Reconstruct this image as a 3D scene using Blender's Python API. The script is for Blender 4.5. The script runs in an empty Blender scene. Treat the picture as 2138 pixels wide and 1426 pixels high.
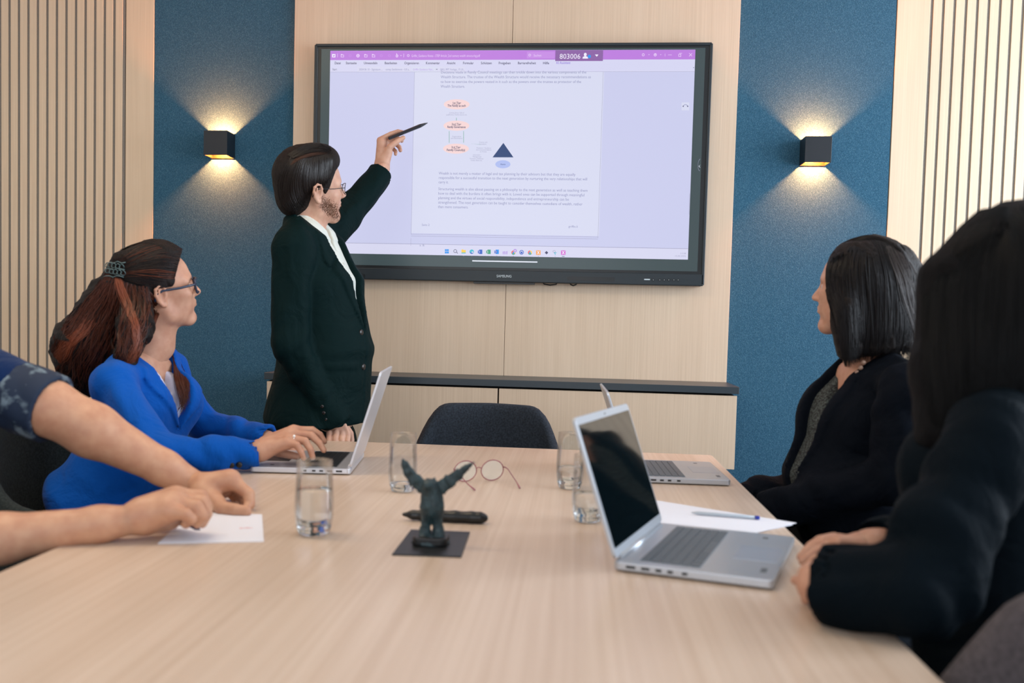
import bpy, bmesh, math, random
import numpy as np
from mathutils import Vector, Matrix
D=bpy.data; SC=bpy.context.scene; COL=SC.collection
R=math.radians
rnd=random.Random(7)
# ------------------------------------------------------------------ camera
CAMP=np.array([0.0,-4.239,1.17]); FPX=2042.9; PPX,PPY=994.2,776.2
def _rot(yaw,pitch,roll):
    cy,sy=math.cos(yaw),math.sin(yaw); cp,sp=math.cos(pitch),math.sin(pitch); cr,sr=math.cos(roll),math.sin(roll)
    return np.array([[cy,-sy,0],[sy,cy,0],[0,0,1.]])@np.array([[1,0,0],[0,cp,-sp],[0,sp,cp]])@np.array([[cr,0,sr],[0,1,0],[-sr,0,cr]])
RC=_rot(R(5.75),R(-3.08),R(-1.41))
cd=D.cameras.new('camera'); cam=D.objects.new('camera',cd); COL.objects.link(cam); SC.camera=cam
cam.matrix_world=Matrix(((RC[0,0],RC[0,2],-RC[0,1],CAMP[0]),(RC[1,0],RC[1,2],-RC[1,1],CAMP[1]),(RC[2,0],RC[2,2],-RC[2,1],CAMP[2]),(0,0,0,1)))
cd.sensor_width=36; cd.lens=FPX/2138*36; cd.shift_x=(1069-PPX)/2138; cd.shift_y=(PPY-713)/2138
cd.clip_start=.05; cd.clip_end=50
cd.dof.use_dof=True; cd.dof.focus_distance=3.75; cd.dof.aperture_fstop=3.0
def ray(px,py):
    return RC@np.array([(px-PPX)/FPX,1.0,-(py-PPY)/FPX])
def P(px,py,y):          # world point seen at that spot of the photograph, in the vertical plane at depth y
    d=ray(px,py); t=(y-CAMP[1])/d[1]; return CAMP+d*t
def PZ(px,py,z):         # same, at height z
    d=ray(px,py); t=(z-CAMP[2])/d[2]; return CAMP+d*t
# ------------------------------------------------------------------ colour management, world, lights
vs=SC.view_settings; vs.view_transform='Standard'; vs.look='None'; vs.gamma=1; vs.use_curve_mapping=False; vs.exposure=0.0
w=D.worlds.new('sky'); SC.world=w; w.use_nodes=True
w.node_tree.nodes['Background'].inputs[0].default_value=(.75,.85,1,1); w.node_tree.nodes['Background'].inputs[1].default_value=.6
def area(name,loc,target,sx,sy,power,color):
    l=D.lights.new(name,'AREA'); l.shape='RECTANGLE'; l.size=sx; l.size_y=sy; l.energy=power; l.color=color
    o=D.objects.new(name,l); COL.objects.link(o); o.location=loc
    o.rotation_euler=(Vector(target)-Vector(loc)).to_track_quat('-Z','Y').to_euler(); return o
# daylight through the windows of the right-hand wall and of the wall behind the camera
for yy,pw in ((-.95,80),(-2.5,56),(-4.05,34)):
    area('window_daylight',(2.93,yy,1.75),(0,yy,1.55),1.2,1.7,pw,(.79,.89,1))
area('window_daylight',(-.9,-6.05,1.9),(-.9,0,1.2),2.6,1.6,38,(.95,.97,1))
area('ceiling_panel_light',(-1.3,-2.2,2.87),(-1.3,-2.2,0),1.8,.5,24,(1,.80,.55))
# ------------------------------------------------------------------ materials
M={}
def mat(name,col,rough=.5,metal=0,**kw):
    m=D.materials.new(name); m.use_nodes=True; b=m.node_tree.nodes['Principled BSDF']
    b.inputs['Base Color'].default_value=(*col,1); b.inputs['Roughness'].default_value=rough; b.inputs['Metallic'].default_value=metal
    for k,v in kw.items():
        b.inputs[k.replace('_',' ')].default_value=v
    M[name]=m; return m
def N(m,t,**kw):
    n=m.node_tree.nodes.new(t)
    for k,v in kw.items(): setattr(n,k,v)
    return n
def L(m,a,ai,b,bi): m.node_tree.links.new(a.outputs[ai],b.inputs[bi])
def ramp(m,src,si,stops):
    r=N(m,'ShaderNodeValToRGB'); L(m,src,si,r,0); e=r.color_ramp.elements
    while len(e)<len(stops): e.new(.5)
    for i,(p,c) in enumerate(stops): e[i].position=p; e[i].color=(*c,1)
    return r
def noise_mat(name,c1,c2,scale=(10,10,10),rough=.5,bump=0,detail=4,lo=.35,hi=.65,dist=.002,coord='Object',**kw):
    m=mat(name,c1,rough,**kw); b=m.node_tree.nodes['Principled BSDF']
    tc=N(m,'ShaderNodeTexCoord'); mp=N(m,'ShaderNodeMapping'); L(m,tc,coord,mp,0); mp.inputs['Scale'].default_value=scale
    nz=N(m,'ShaderNodeTexNoise'); nz.inputs['Scale'].default_value=1; nz.inputs['Detail'].default_value=detail; L(m,mp,0,nz,0)
    r=ramp(m,nz,0,[(lo,c1),(hi,c2)]); L(m,r,0,b,'Base Color')
    if bump:
        bp=N(m,'ShaderNodeBump'); bp.inputs['Strength'].default_value=bump; bp.inputs['Distance'].default_value=dist; L(m,nz,0,bp,'Height'); L(m,bp,0,b,'Normal')
    return m
def wood_mat(name,c1,c2,axis,rough=.45,fine=260,coarse=9,bump=.08,mix=.35):
    """light veneer: long fine grain lines along one axis plus broad bands"""
    m=mat(name,c1,rough); b=m.node_tree.nodes['Principled BSDF']
    tc=N(m,'ShaderNodeTexCoord')
    def layer(s,stretch,det,dist):
        mp=N(m,'ShaderNodeMapping'); L(m,tc,'Object',mp,0)
        v=[s,s,s]; v[axis]=s/stretch; mp.inputs['Scale'].default_value=v
        n=N(m,'ShaderNodeTexNoise'); n.inputs['Scale'].default_value=1; n.inputs['Detail'].default_value=det; n.inputs['Distortion'].default_value=dist; L(m,mp,0,n,0); return n
    a=layer(fine,120,2,.0); c=layer(coarse,9,3,.6)
    mx=N(m,'ShaderNodeMath',operation='MULTIPLY_ADD'); L(m,a,0,mx,0); mx.inputs[1].default_value=mix*1.6; 
    m2=N(m,'ShaderNodeMath',operation='MULTIPLY'); L(m,c,0,m2,0); m2.inputs[1].default_value=1-mix; L(m,m2,0,mx,2)
    r=ramp(m,mx,0,[(.40,c1),(.80,c2)]); L(m,r,0,b,'Base Color')
    bp=N(m,'ShaderNodeBump'); bp.inputs['Strength'].default_value=bump; bp.inputs['Distance'].default_value=.001; L(m,a,0,bp,'Height'); L(m,bp,0,b,'Normal')
    return m
def cloth_mat(name,c,rough=.85,sheen=.3,var=.25,weave=900,bump=.25,wr=.4):
    c2=tuple(x*(1-var) for x in c)
    m=noise_mat(name,c,c2,(weave,)*3,rough,bump,2,.3,.7,.0006)
    b=m.node_tree.nodes['Principled BSDF']; b.inputs['Sheen Weight'].default_value=0.0 if max(c)<.03 else sheen*.25
    tc=N(m,'ShaderNodeTexCoord'); nz=N(m,'ShaderNodeTexNoise'); nz.inputs['Scale'].default_value=8; nz.inputs['Detail'].default_value=4; nz.inputs['Distortion'].default_value=1.6; L(m,tc,'Object',nz,0)
    bp=N(m,'ShaderNodeBump'); bp.inputs['Strength'].default_value=wr; bp.inputs['Distance'].default_value=.03; L(m,nz,0,bp,'Height')
    old=b.inputs['Normal'].links[0].from_node; L(m,bp,0,old,'Normal')
    b.inputs['Sheen Roughness'].default_value=.5
    b.inputs['Specular IOR Level'].default_value=.06
    return m
def emit(name,col,strength=1,rough=.3):
    m=mat(name,(.01,.01,.012),rough); b=m.node_tree.nodes['Principled BSDF']
    b.inputs['Emission Color'].default_value=(*col,1); b.inputs['Emission Strength'].default_value=strength; b.inputs['Specular IOR Level'].default_value=.3
    return m
# ------------------------------------------------------------------ object helpers
def tag(o,label=None,cat=None,group=None,kind=None):
    if label: o['label']=label
    if cat: o['category']=cat
    if group: o['group']=group
    if kind: o['kind']=kind
    return o
def link(o,parent=None):
    COL.objects.link(o)
    if parent is not None: o.parent=parent; o.matrix_parent_inverse=PW[parent.name].inverted() if parent.name in PW else Matrix()
    return o
PW={}
def empty(name,loc,label,cat,group=None,rz=0):
    o=D.objects.new(name,None); o.location=loc; o.rotation_euler=(0,0,rz); o.empty_display_size=.05; COL.objects.link(o)
    return tag(o,label,cat,group)
def obj(name,bm,m,parent=None,smooth=False,kind=None,loc=None,bevel=0):
    me=D.meshes.new(name)
    if isinstance(bm,bmesh.types.BMesh): bm.normal_update(); bm.to_mesh(me); bm.free()
    else: me=bm
    me.materials.append(M[m] if isinstance(m,str) else m)
    if smooth:
        me.polygons.foreach_set('use_smooth',[True]*len(me.polygons))
    o=D.objects.new(name,me); COL.objects.link(o)
    if parent is not None: o.parent=parent
    if loc is not None: o.location=loc
    if kind: o['kind']=kind
    if bevel:
        md=o.modifiers.new('b','BEVEL'); md.width=bevel; md.segments=2; md.limit_method='ANGLE'; md.angle_limit=R(40)
    return o
def wparent(o,parent):   # parent keeping world placement (parents carry only location/rotation)
    o.parent=parent; o.matrix_parent_inverse=(Matrix.Translation(parent.location)@parent.rotation_euler.to_matrix().to_4x4()).inverted(); return o
def box(bm,x0,x1,y0,y1,z0,z1):
    v=[bm.verts.new(c) for c in ((x0,y0,z0),(x1,y0,z0),(x1,y1,z0),(x0,y1,z0),(x0,y0,z1),(x1,y0,z1),(x1,y1,z1),(x0,y1,z1))]
    for f in ((3,2,1,0),(4,5,6,7),(0,1,5,4),(1,2,6,5),(2,3,7,6),(3,0,4,7)): bm.faces.new([v[i] for i in f])
    return bm
def bx(*a): return box(bmesh.new(),*a)
def tube(bm,pts,r,n=8,cap=True):
    """tapered tube along points; r is a number or a list"""
    pts=[Vector(p) for p in pts]; rr=r if hasattr(r,'__len__') else [r]*len(pts)
    rings=[]; up=None
    for i,p in enumerate(pts):
        t=(pts[min(i+1,len(pts)-1)]-pts[max(i-1,0)]).normalized()
        if up is None:
            up=t.orthogonal().normalized()
        up=(up-t*up.dot(t)); up=up.normalized() if up.length>1e-6 else t.orthogonal().normalized()
        s=t.cross(up)
        rings.append([bm.verts.new(p+(up*math.cos(2*math.pi*k/n)+s*math.sin(2*math.pi*k/n))*rr[i]) for k in range(n)])
    for a,b in zip(rings,rings[1:]):
        for k in range(n): bm.faces.new((a[k],a[(k+1)%n],b[(k+1)%n],b[k]))
    if cap: bm.faces.new(rings[0][::-1]); bm.faces.new(rings[-1])
    return bm
def lathe(bm,prof,n=32,c=(0,0,0)):
    rings=[]
    for r,z in prof:
        if r<1e-6: rings.append([bm.verts.new((c[0],c[1],c[2]+z))])
        else: rings.append([bm.verts.new((c[0]+r*math.cos(2*math.pi*k/n),c[1]+r*math.sin(2*math.pi*k/n),c[2]+z)) for k in range(n)])
    for a,b in zip(rings,rings[1:]):
        for k in range(n):
            q=[a[k%len(a)],a[(k+1)%len(a)],b[(k+1)%len(b)],b[k%len(b)]]
            q=list(dict.fromkeys(q))
            if len(q)>2: bm.faces.new(q)
    return bm
def poly(bm,pts,z0,z1,tf=lambda p:p):
    """prism over a 2-D outline (counter-clockwise); tf maps (u,v,h) to 3-D"""
    a=[bm.verts.new(tf((u,v,z0))) for u,v in pts]; b=[bm.verts.new(tf((u,v,z1))) for u,v in pts]
    n=len(pts); bm.faces.new(a[::-1]); bm.faces.new(b)
    for i in range(n): bm.faces.new((a[i],a[(i+1)%n],b[(i+1)%n],b[i]))
    return bm
def rrect(x0,x1,y0,y1,r,n=5):
    o=[]
    for cx,cy,a0 in ((x1-r,y1-r,0),(x0+r,y1-r,90),(x0+r,y0+r,180),(x1-r,y0+r,270)):
        for k in range(n+1): a=R(a0+90*k/n); o.append((cx+r*math.cos(a),cy+r*math.sin(a)))
    return o
def text_mesh(s,size,align='LEFT',extr=0,bold=0,valign='TOP_BASELINE'):
    cu=D.curves.new('text','FONT'); cu.body=s; cu.size=size; cu.align_x=align; cu.extrude=extr; cu.offset=bold; cu.resolution_u=2
    o=D.objects.new('text',cu); COL.objects.link(o)
    bpy.context.view_layer.update()
    me=D.meshes.new_from_object(o.evaluated_get(bpy.context.evaluated_depsgraph_get()))
    D.objects.remove(o); D.curves.remove(cu); return me
# ================================================================== materials of the room
wood_mat('oak_wall',(.69,.54,.40),(.60,.455,.325),2,.5,330,7,.1,.45)
wood_mat('oak_slat',(.72,.565,.40),(.64,.49,.335),2,.5,300,9,.1,.45)
wood_mat('oak_table',(.67,.525,.415),(.56,.415,.31),1,.33,130,6,.03,.45)
noise_mat('felt_grey',(.17,.155,.14),(.30,.28,.25),(420,420,420),.95,.4,3,.35,.68,.002)
def blue_felt():
    m=mat('blue_felt',(.02,.08,.14),.95); b=m.node_tree.nodes['Principled BSDF']; b.inputs['Specular IOR Level'].default_value=.25; b.inputs['Sheen Weight'].default_value=.3; b.inputs['Sheen Roughness'].default_value=.5
    tc=N(m,'ShaderNodeTexCoord')
    a=N(m,'ShaderNodeTexNoise'); a.inputs['Scale'].default_value=1; a.inputs['Detail'].default_value=3
    mp=N(m,'ShaderNodeMapping'); mp.inputs['Scale'].default_value=(420,420,230); L(m,tc,'Object',mp,0); L(m,mp,0,a,0)
    r=ramp(m,a,0,[(.28,(.012,.060,.105)),(.52,(.020,.092,.158)),(.76,(.075,.175,.24))]); L(m,r,0,b,'Base Color')
    bp=N(m,'ShaderNodeBump'); bp.inputs['Strength'].default_value=.5; bp.inputs['Distance'].default_value=.002; L(m,a,0,bp,'Height'); L(m,bp,0,b,'Normal')
blue_felt()
mat('paint_white',(.80,.79,.77),.8); mat('floor_grey',(.20,.19,.18),.8)
noise_mat('carpet',(.13,.13,.14),(.20,.20,.21),(300,300,300),.95,.4)
mat('console_top',(.030,.042,.052),.38); mat('console_gap',(.01,.01,.01),.8)
mat('black_metal',(.006,.009,.014),.38); mat('brass_inside',(.07,.030,.009),.5,.5)
mat('window_frame_grey',(.25,.26,.27),.5)
H=2.95
XL,XR,YB=-3.05,2.75,-5.9
L1,L2,L3,L4,SEAM=-1.895,-1.252,.639,1.271,-.305
st=lambda n,bm,m,**k: obj(n,bm,m,kind='structure',**k)
st('floor',bx(XL,XR,YB,.1,-.1,0),'carpet'); st('ceiling',bx(XL,XR,YB,.1,H,H+.1),'paint_white')
wb=st('wall_back',bx(XL,XR,.02,.1,0,H),'felt_grey')      # grey felt backing behind slats, panels fixed onto it
def panel(n,x0,x1,y0,m,z0=0,z1=H,bev=.0015):
    return obj(n,bx(x0,x1,y0,.02,z0,z1),m,parent=wb,bevel=bev)
panel('panel',L2,SEAM-.0008,-.028,'oak_wall'); panel('panel',SEAM+.0008,L3,-.028,'oak_wall')
panel('fabric_panel',L1+.001,L2-.003,-.004,'blue_felt'); panel('fabric_panel',L3+.003,L4-.003,-.004,'blue_felt')
xs0=P(263,0,0)[0]; xs1=P(1943,0,0)[0]
panel('panel',xs0+.004,L1,-.006,'oak_slat'); panel('panel',L4,xs1,-.006,'oak_slat')
for a_,b_ in ((XL,xs0),(xs1,XR)): obj('felt_backing',bx(a_,b_,-.0025,.019,0,H),'felt_grey',parent=wb)
# slats: each one its own piece
def slats(x_start,direction,pitch,width,xend):
    x=x_start; k=0
    base=None
    while (x*direction)<(xend*direction):
        a,b=(x,x+width) if direction>0 else (x-width,x)
        if base is None:
            me_o=obj('slat',bx(-width/2,width/2,-.008,.02,0,H),'oak_slat',parent=wb,bevel=.001); base=me_o.data; o=me_o
        else:
            o=D.objects.new('slat',base); COL.objects.link(o); o.parent=wb
            md=o.modifiers.new('b','BEVEL'); md.width=.001; md.segments=2; md.limit_method='ANGLE'
        o.location=((a+b)/2,0,0); x+=pitch*direction; k+=1
LP=(P(263,0,0)[0]-P(4,0,0)[0])/13; RP=(P(2065,0,0)[0]-P(1947,0,0)[0])/5
slats(xs0-.0115,-1,LP,LP-.0125,XL); slats(xs1+.0105,1,RP,RP-.0105,XR)
# side walls; the right one and the one behind have window openings
st('wall_left',bx(XL-.1,XL,YB,.1,0,H),'paint_white')
def wall_with_windows(name,along,c0,c1,lo,hi,openings,z0,z1):
    bm=bmesh.new()
    def seg(a,b,za,zb):
        if b-a<1e-4: return
        if along=='y': box(bm,c0,c1,a,b,za,zb)
        else: box(bm,a,b,c0,c1,za,zb)
    seg(lo,hi,0,z0); seg(lo,hi,z1,H); a=lo
    for p,q in openings: seg(a,p,z0,z1); a=q
    seg(a,hi,z0,z1)
    w_=st(name,bm,'paint_white')
    for i,(p,q) in enumerate(openings):
        bm=bmesh.new(); m_=(c0+c1)/2; t=.03
        for (a,b,za,zb) in ((p,p+t*1.5,z0,z1),(q-t*1.5,q,z0,z1),(p+t*1.5,q-t*1.5,z0,z0+t*1.5),(p+t*1.5,q-t*1.5,z1-t*1.5,z1)):
            if along=='y': box(bm,m_-t,m_+t,a,b,za,zb)
            else: box(bm,a,b,m_-t,m_+t,za,zb)
        st('window_%d'%(wall_with_windows.n),bm,'window_frame_grey'); wall_with_windows.n+=1
wall_with_windows.n=1
wall_with_windows('wall_right','y',XR,XR+.12,YB,.1,[(-4.7,-3.4),(-3.15,-1.85),(-1.6,-.3)],.85,2.65)
wall_with_windows('wall_rear','x',YB-.1,YB,XL,XR,[(-2.3,.5)],1.0,2.75)
# ================================================================== wall console
cz=.93; cy=-.337
cons=empty('wall_console',(-.3,-.17,0),'long low wall-hung console with pale oak fronts and a dark top under the screen','console')
zb=P(1535,981,cy)[2]; cxl=P(555,890,cy)[0]
def oC(n,bm,m,**k): return wparent(obj(n,bm,m,**k),cons)
oC('worktop',bx(cxl-.01,L3+.004,cy,-.032,cz-.028,cz),'console_top',bevel=.0015)
oC('carcass',bx(cxl,L3-.012,cy+.03,-.032,zb+.01,cz-.034),'console_gap')
xg=P(1040,820,cy)[0]
oC('door',bx(cxl,xg-.003,cy+.006,cy+.028,zb,cz-.036),'oak_wall',bevel=.001)
oC('door',bx(xg+.003,L3-.003,cy+.006,cy+.028,zb,cz-.036),'oak_wall',bevel=.001)
# ================================================================== wall lamps
def sconce(x,z,label):
    e=empty('wall_lamp',(x,-.004,z),label,'lamp','square up-and-down wall lamps')
    h=.0525; t=.004; d=.1
    bm=bmesh.new()
    # square tube open at top and bottom
    out=[(-h,-d),(h,-d),(h,0),(-h,0)]; inn=[(-h+t,-d+t),(h-t,-d+t),(h-t,-t),(-h+t,-t)]
    vs_=[[bm.verts.new((x_,y_,z_)) for x_,y_ in ring] for ring,z_ in ((out,-h),(out,h),(inn,h),(inn,-h))]
    for a,b in ((0,1),(1,2),(2,3),(3,0)):
        for k in range(4): bm.faces.new((vs_[a][k],vs_[a][(k+1)%4],vs_[b][(k+1)%4],vs_[b][k]))
    bmesh.ops.recalc_face_normals(bm,faces=bm.faces)
    obj('housing',bm,'black_metal',parent=e,bevel=.0012)
    bm=bmesh.new(); g=h-t-.0005
    for s in (-1,1):
        for (a,b,c,d_) in (((-g,-.0045),(g,-.0045)),((-g,-d+t+.0005),(g,-d+t+.0005)),((-g,-d+t+.0005),(-g,-.0045)),((g,-d+t+.0005),(g,-.0045))) and ():
            pass
    ring=[(-g,-d+t+.0005),(g,-d+t+.0005),(g,-.0045),(-g,-.0045)]
    for z0_,z1_ in ((-h+.001,-.006),(.006,h-.001)):
        a=[bm.verts.new((x_,y_,z0_)) for x_,y_ in ring]; b=[bm.verts.new((x_,y_,z1_)) for x_,y_ in ring]
        for k in range(4): bm.faces.new((a[(k+1)%4],a[k],b[k],b[(k+1)%4]))
    obj('reflector',bm,'brass_inside',parent=e)
    obj('divider',bx(-g,g,-d+t+.001,-.005,-.005,.005),'lamp_led',parent=e)
    for s in (-1,1):
        l=D.lights.new('lamp_bulb','AREA'); l.shape='RECTANGLE'; l.size=.02; l.size_y=.02; l.energy=LAMP_W; l.color=(1,.29,.085)
        o=D.objects.new('lamp_bulb',l); COL.objects.link(o); o.parent=e
        o.location=(0,-.040,s*.007); o.rotation_euler=(0 if s<0 else math.pi,0,0)
    return e
LAMP_W=11
emit('lamp_led',(1,.72,.38),2.0)
sconce(-1.573,1.903,'black cube wall lamp on the blue panel left of the screen')
sconce(.958,1.893,'black cube wall lamp on the blue panel right of the screen')
# ================================================================== big wall screen
mat('screen_frame',(.008,.016,.022),.42); mat('screen_frame_dark',(.002,.004,.006),.35); 
mat('screen_edge',(.02,.035,.05),.3); mat('screen_glass',(.006,.010,.012),.22)
emit('bezel_glow',(.045,.070,.075),1.0,.25)
tv=empty('wall_screen',(-.311,-.028,1.33),'large black-framed wall touchscreen showing a document page with a purple title bar','screen')
TX0,TX1,TZ0,TZ1,TY=-1.147,.525,1.33,2.328,-.08
def oT(n,bm,m,**k): return wparent(obj(n,bm,m,**k),tv)
fr=lambda pts: pts
tfv=lambda y0: (lambda p:(p[0],p[2],p[1]))
bm=bmesh.new(); poly(bm,rrect(TX0,TX1,TZ0,TZ1,.012)[::-1],TY+.006,-.030,lambda p:(p[0],p[2],p[1]))
bmesh.ops.recalc_face_normals(bm,faces=bm.faces); oT('back_housing',bm,'screen_frame')
# frame: raised border with bottom bar
gx0,gx1,gz0,gz1=TX0+.030,TX1-.030,P(1200,575,TY)[2]+.006,TZ1-.022
gz0=P(1200,562,TY)[2]
bm=bmesh.new()
for a in ((TX0,TX0+.013,TZ0+.004,TZ1-.004),(TX1-.013,TX1,TZ0+.004,TZ1-.004),(TX0+.004,TX1-.004,TZ1-.013,TZ1),(TX0+.004,TX1-.004,TZ0,gz0-.011)):
    box(bm,a[0],a[1],TY-.004,TY+.01,a[2],a[3])
oT('frame',bm,'screen_frame',bevel=.003)
oT('frame_inner',bx(TX0+.012,TX1-.012,TY,TY+.008,gz0-.012,TZ1-.012),'screen_frame_dark')
oT('glass',bx(gx0,gx1,TY-.0012,TY+.004,gz0,gz1),'bezel_glow')
for s in (-1,):
    oT('edge_strip',bx(TX0+.0125,TX0+.016,TY-.003,TY+.002,gz0,TZ1-.02),'screen_edge')
# picture
yp=TY-.0018
def SX(px,py=300): return P(px,py,yp)[0]
def SZ(px,py): return P(px,py,yp)[2]
ix0,ix1=SX(689,150),SX(1452,104); iz1=SZ(1000,105); iz0=SZ(1100,536)
emit('pic_page',(.67,.69,.86),1.0); emit('pic_back',(.585,.60,.83),1.0); emit('pic_purple',(.50,.20,.72),1.0); emit('pic_white',(.86,.83,.97),1.0)
emit('pic_badge',(.26,.12,.37),1.0); emit('pic_tab',(.66,.66,.87),1.0); emit('pic_line',(.36,.36,.52),1.0); emit('pic_text',(.26,.27,.47),1.0); emit('pic_dark',(.06,.06,.14),1.0)
emit('pic_violet',(.30,.20,.70),1.0); emit('pic_peach',(.90,.66,.66),1.0); emit('pic_navy',(.015,.05,.17),1.0); emit('pic_bluee',(.42,.50,.85),1.0); emit('pic_green',(.60,.75,.72),1.0)
for n,c in (('blue',(.02,.30,.85)),('yellow',(.95,.62,.08)),('teal',(.05,.50,.62)),('dblue',(.03,.12,.55)),('green',(.05,.35,.20)),('orange',(.95,.35,.04)),('red',(.85,.12,.10)),('magenta',(.65,.12,.60)),('lilac',(.45,.30,.75)),('lightbar',(.80,.84,.95)),('band',(.675,.675,.86)),('purple2',(.56,.26,.77)),('faint',(.80,.62,.93))): emit('pic_'+n,c,1.0)
def plate(n,x0,x1,z0,z1,m,lift=.0003):
    y=yp-lift; bm=bmesh.new(); v=[bm.verts.new(c) for c in ((x0,y,z0),(x1,y,z0),(x1,y,z1),(x0,y,z1))]; bm.faces.new(v); return oT(n,bm,m)
plate('screen_picture',ix0,ix1,iz0,iz1,'pic_back',0)
def pl(n,px0,py0,px1,py1,m,lift=.0003):   # rectangle on the picture between two spots of the photograph
    return plate(n,SX(px0,(py0+py1)/2),SX(px1,(py0+py1)/2),SZ((px0+px1)/2,py1),SZ((px0+px1)/2,py0),m,lift)
def full(n,py0,py1,m,lift=.0003,at=1070): return plate(n,ix0,ix1,SZ(at,py1),SZ(at,py0),m,lift)
full('title_bar',105,124.8,'pic_purple',.0003)
full('ribbon_bar',124.8,150,'pic_tab',.0003)
plate('taskbar',ix0,ix1,iz0,SZ(1100,513.5),'pic_band',.0003); full('window_edge',513,514,'pic_line',.0005,1100)
pl('document_page',862,150,1256,490,'pic_page',.0002)
def vline(px,py0,px2,py2,w=.0012,m='pic_line'):
    a,b=P(px,py0,yp),P(px2,py2,yp); plate('page_edge',min(a[0],b[0])-w/2,min(a[0],b[0])+w/2,min(a[2],b[2]),max(a[2],b[2]),m,.0006)
xa=SX(862,320); xb=SX(1254,320)
plate('page_edge',xa-.0006,xa+.0006,SZ(862,490),SZ(862,150),'pic_line',.0006); plate('page_edge',xb-.0006,xb+.0006,SZ(1250,497),SZ(1256,150),'pic_line',.0006)
for py in (491.5,495.5): plate('page_edge',xa,xb,SZ(1050,py+.7),SZ(1050,py),'pic_line',.0006)
plate('page_edge',xa-.001,xa,SZ(860,513),SZ(860,497),'pic_line',.0006)
def T(s,px,py,h,m='pic_text',width=None,align='LEFT',bold=0,name='text_line'):
    """one line of writing; (px,py) is the left (or centre) baseline spot, h the height of a capital in photo pixels, width in photo pixels"""
    k=(P(px,py,yp)-P(px+1,py,yp)); unit=abs(k[0])
    me=text_mesh(s,h*unit/.70,align,0,bold)
    n=len(me.vertices)
    if n==0: return
    co=np.empty(n*3); me.vertices.foreach_get('co',co); co=co.reshape(-1,3)
    if width:
        ww=co[:,0].max()-co[:,0].min(); co[:,0]*=width*unit/ww
    p0=P(px,py,yp); out=np.stack([co[:,0]+p0[0],np.full(n,yp-.0010),co[:,1]+p0[2]],1)
    me.vertices.foreach_set('co',out.ravel().astype(np.float32)); me.update()
    o=obj(name,me,m); return wparent(o,tv)
# title bar
tb=119.2
T('Griffin_Guidance Notes - STEP Article_2nd century wealth structuring.pdf',859,tb,5,'pic_faint',142)
T('Suchen',1114,tb-1,5,'pic_faint',16); pl('search_box',1100,108,1158,122,'pic_purple2',.0005)
pl('badge',1159.5,105,1259,127.5,'pic_badge',.0006)
T('803006',1168,123.0,10.5,'pic_white',43)
def disc(px,py,rx,ry,m,name='icon',lift=.0012,n=20,a0=0,a1=360,inner=0):
    u=abs((P(px,py,yp)-P(px+1,py,yp))[0]); c=P(px,py,yp); bm=bmesh.new(); y=yp-lift
    if inner:
        A=[bm.verts.new((c[0]+u*rx*math.cos(R(a0+(a1-a0)*k/n)),y,c[2]+u*ry*math.sin(R(a0+(a1-a0)*k/n)))) for k in range(n+1)]
        B=[bm.verts.new((c[0]+u*rx*inner*math.cos(R(a0+(a1-a0)*k/n)),y,c[2]+u*ry*inner*math.sin(R(a0+(a1-a0)*k/n)))) for k in range(n+1)]
        for k in range(n): bm.faces.new((A[k],A[k+1],B[k+1],B[k]))
    else:
        bm.faces.new([bm.verts.new((c[0]+u*rx*math.cos(R(a0+(a1-a0)*k/n)),y,c[2]+u*ry*math.sin(R(a0+(a1-a0)*k/n)))) for k in range(n)])
    return oT(name,bm,m)
def shape(pts,m,name='icon',lift=.0012):
    bm=bmesh.new(); bm.faces.new([bm.verts.new(tuple(P(a,b,yp)[i] if i!=1 else yp-lift for i in range(3))) for a,b in pts]); return oT(name,bm,m)
disc(1222,114,3,3.6,'pic_white'); shape([(1216,122.5),(1228,122.5),(1227,119),(1224,117.5),(1220,117.5),(1217,119)],'pic_white'); disc(1230.5,118,3.4,3.6,'pic_blue')
shape([(1242,114),(1249.5,114),(1246,118.7)],'pic_white')
# small title-bar icons
shape([(693.5,113),(700.5,113),(700.5,120),(693.5,120)],'pic_white'); shape([(695.5,116),(699,114.5),(698.5,118.3),(695.5,118.5)],'pic_purple',lift=.0014)
for x in (715,764,780):
    shape([(x-3.2,113),(x-.5,113),(x+.5,114.3),(x+3.2,114.3),(x+3.2,119.8),(x-3.2,119.8)],'pic_faint'); shape([(x-2.2,115.4),(x+2.2,115.4),(x+2.2,118.8),(x-2.2,118.8)],'pic_purple',lift=.0014)
for x in (731,796,813): disc(x,116.5,3,2.6,'pic_purple2',inner=.6)
disc(747.5,116.5,3.5,3.5,'pic_faint',inner=.55); pl('icon',745,116,750,117.2,'pic_faint',.0014)
disc(829,117,2.6,3,'pic_faint',inner=.4); shape([(827.6,111.5),(829,111.5),(829,116),(827.6,116)],'pic_faint'); shape([(835.5,115.5),(839,115.5),(837.2,117.4)],'pic_faint')
disc(852.5,116.2,2.6,2.6,'pic_faint',inner=.6); disc(1106,115.2,2.6,2.6,'pic_faint',inner=.6)
shape([(842.8,112),(843.6,112),(843.6,120),(842.8,120)],'pic_faint'); shape([(704.5,112),(705.2,112),(705.2,120),(704.5,120)],'pic_faint')
disc(1343,114.6,2.8,3,'pic_faint',inner=.6); disc(1368,114.6,3.2,3.2,'pic_faint',inner=.6); disc(1368,114,1.3,1.3,'pic_faint')
for x in (1355,1379.5): shape([(x-1.6,113.6),(x+1.6,113.6),(x,115.2)],'pic_faint')
shape([(1388,112),(1388.7,112),(1388.7,118),(1388,118)],'pic_faint'); shape([(1395,114.3),(1402.5,114.3),(1402.5,115.2),(1395,115.2)],'pic_faint')
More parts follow.
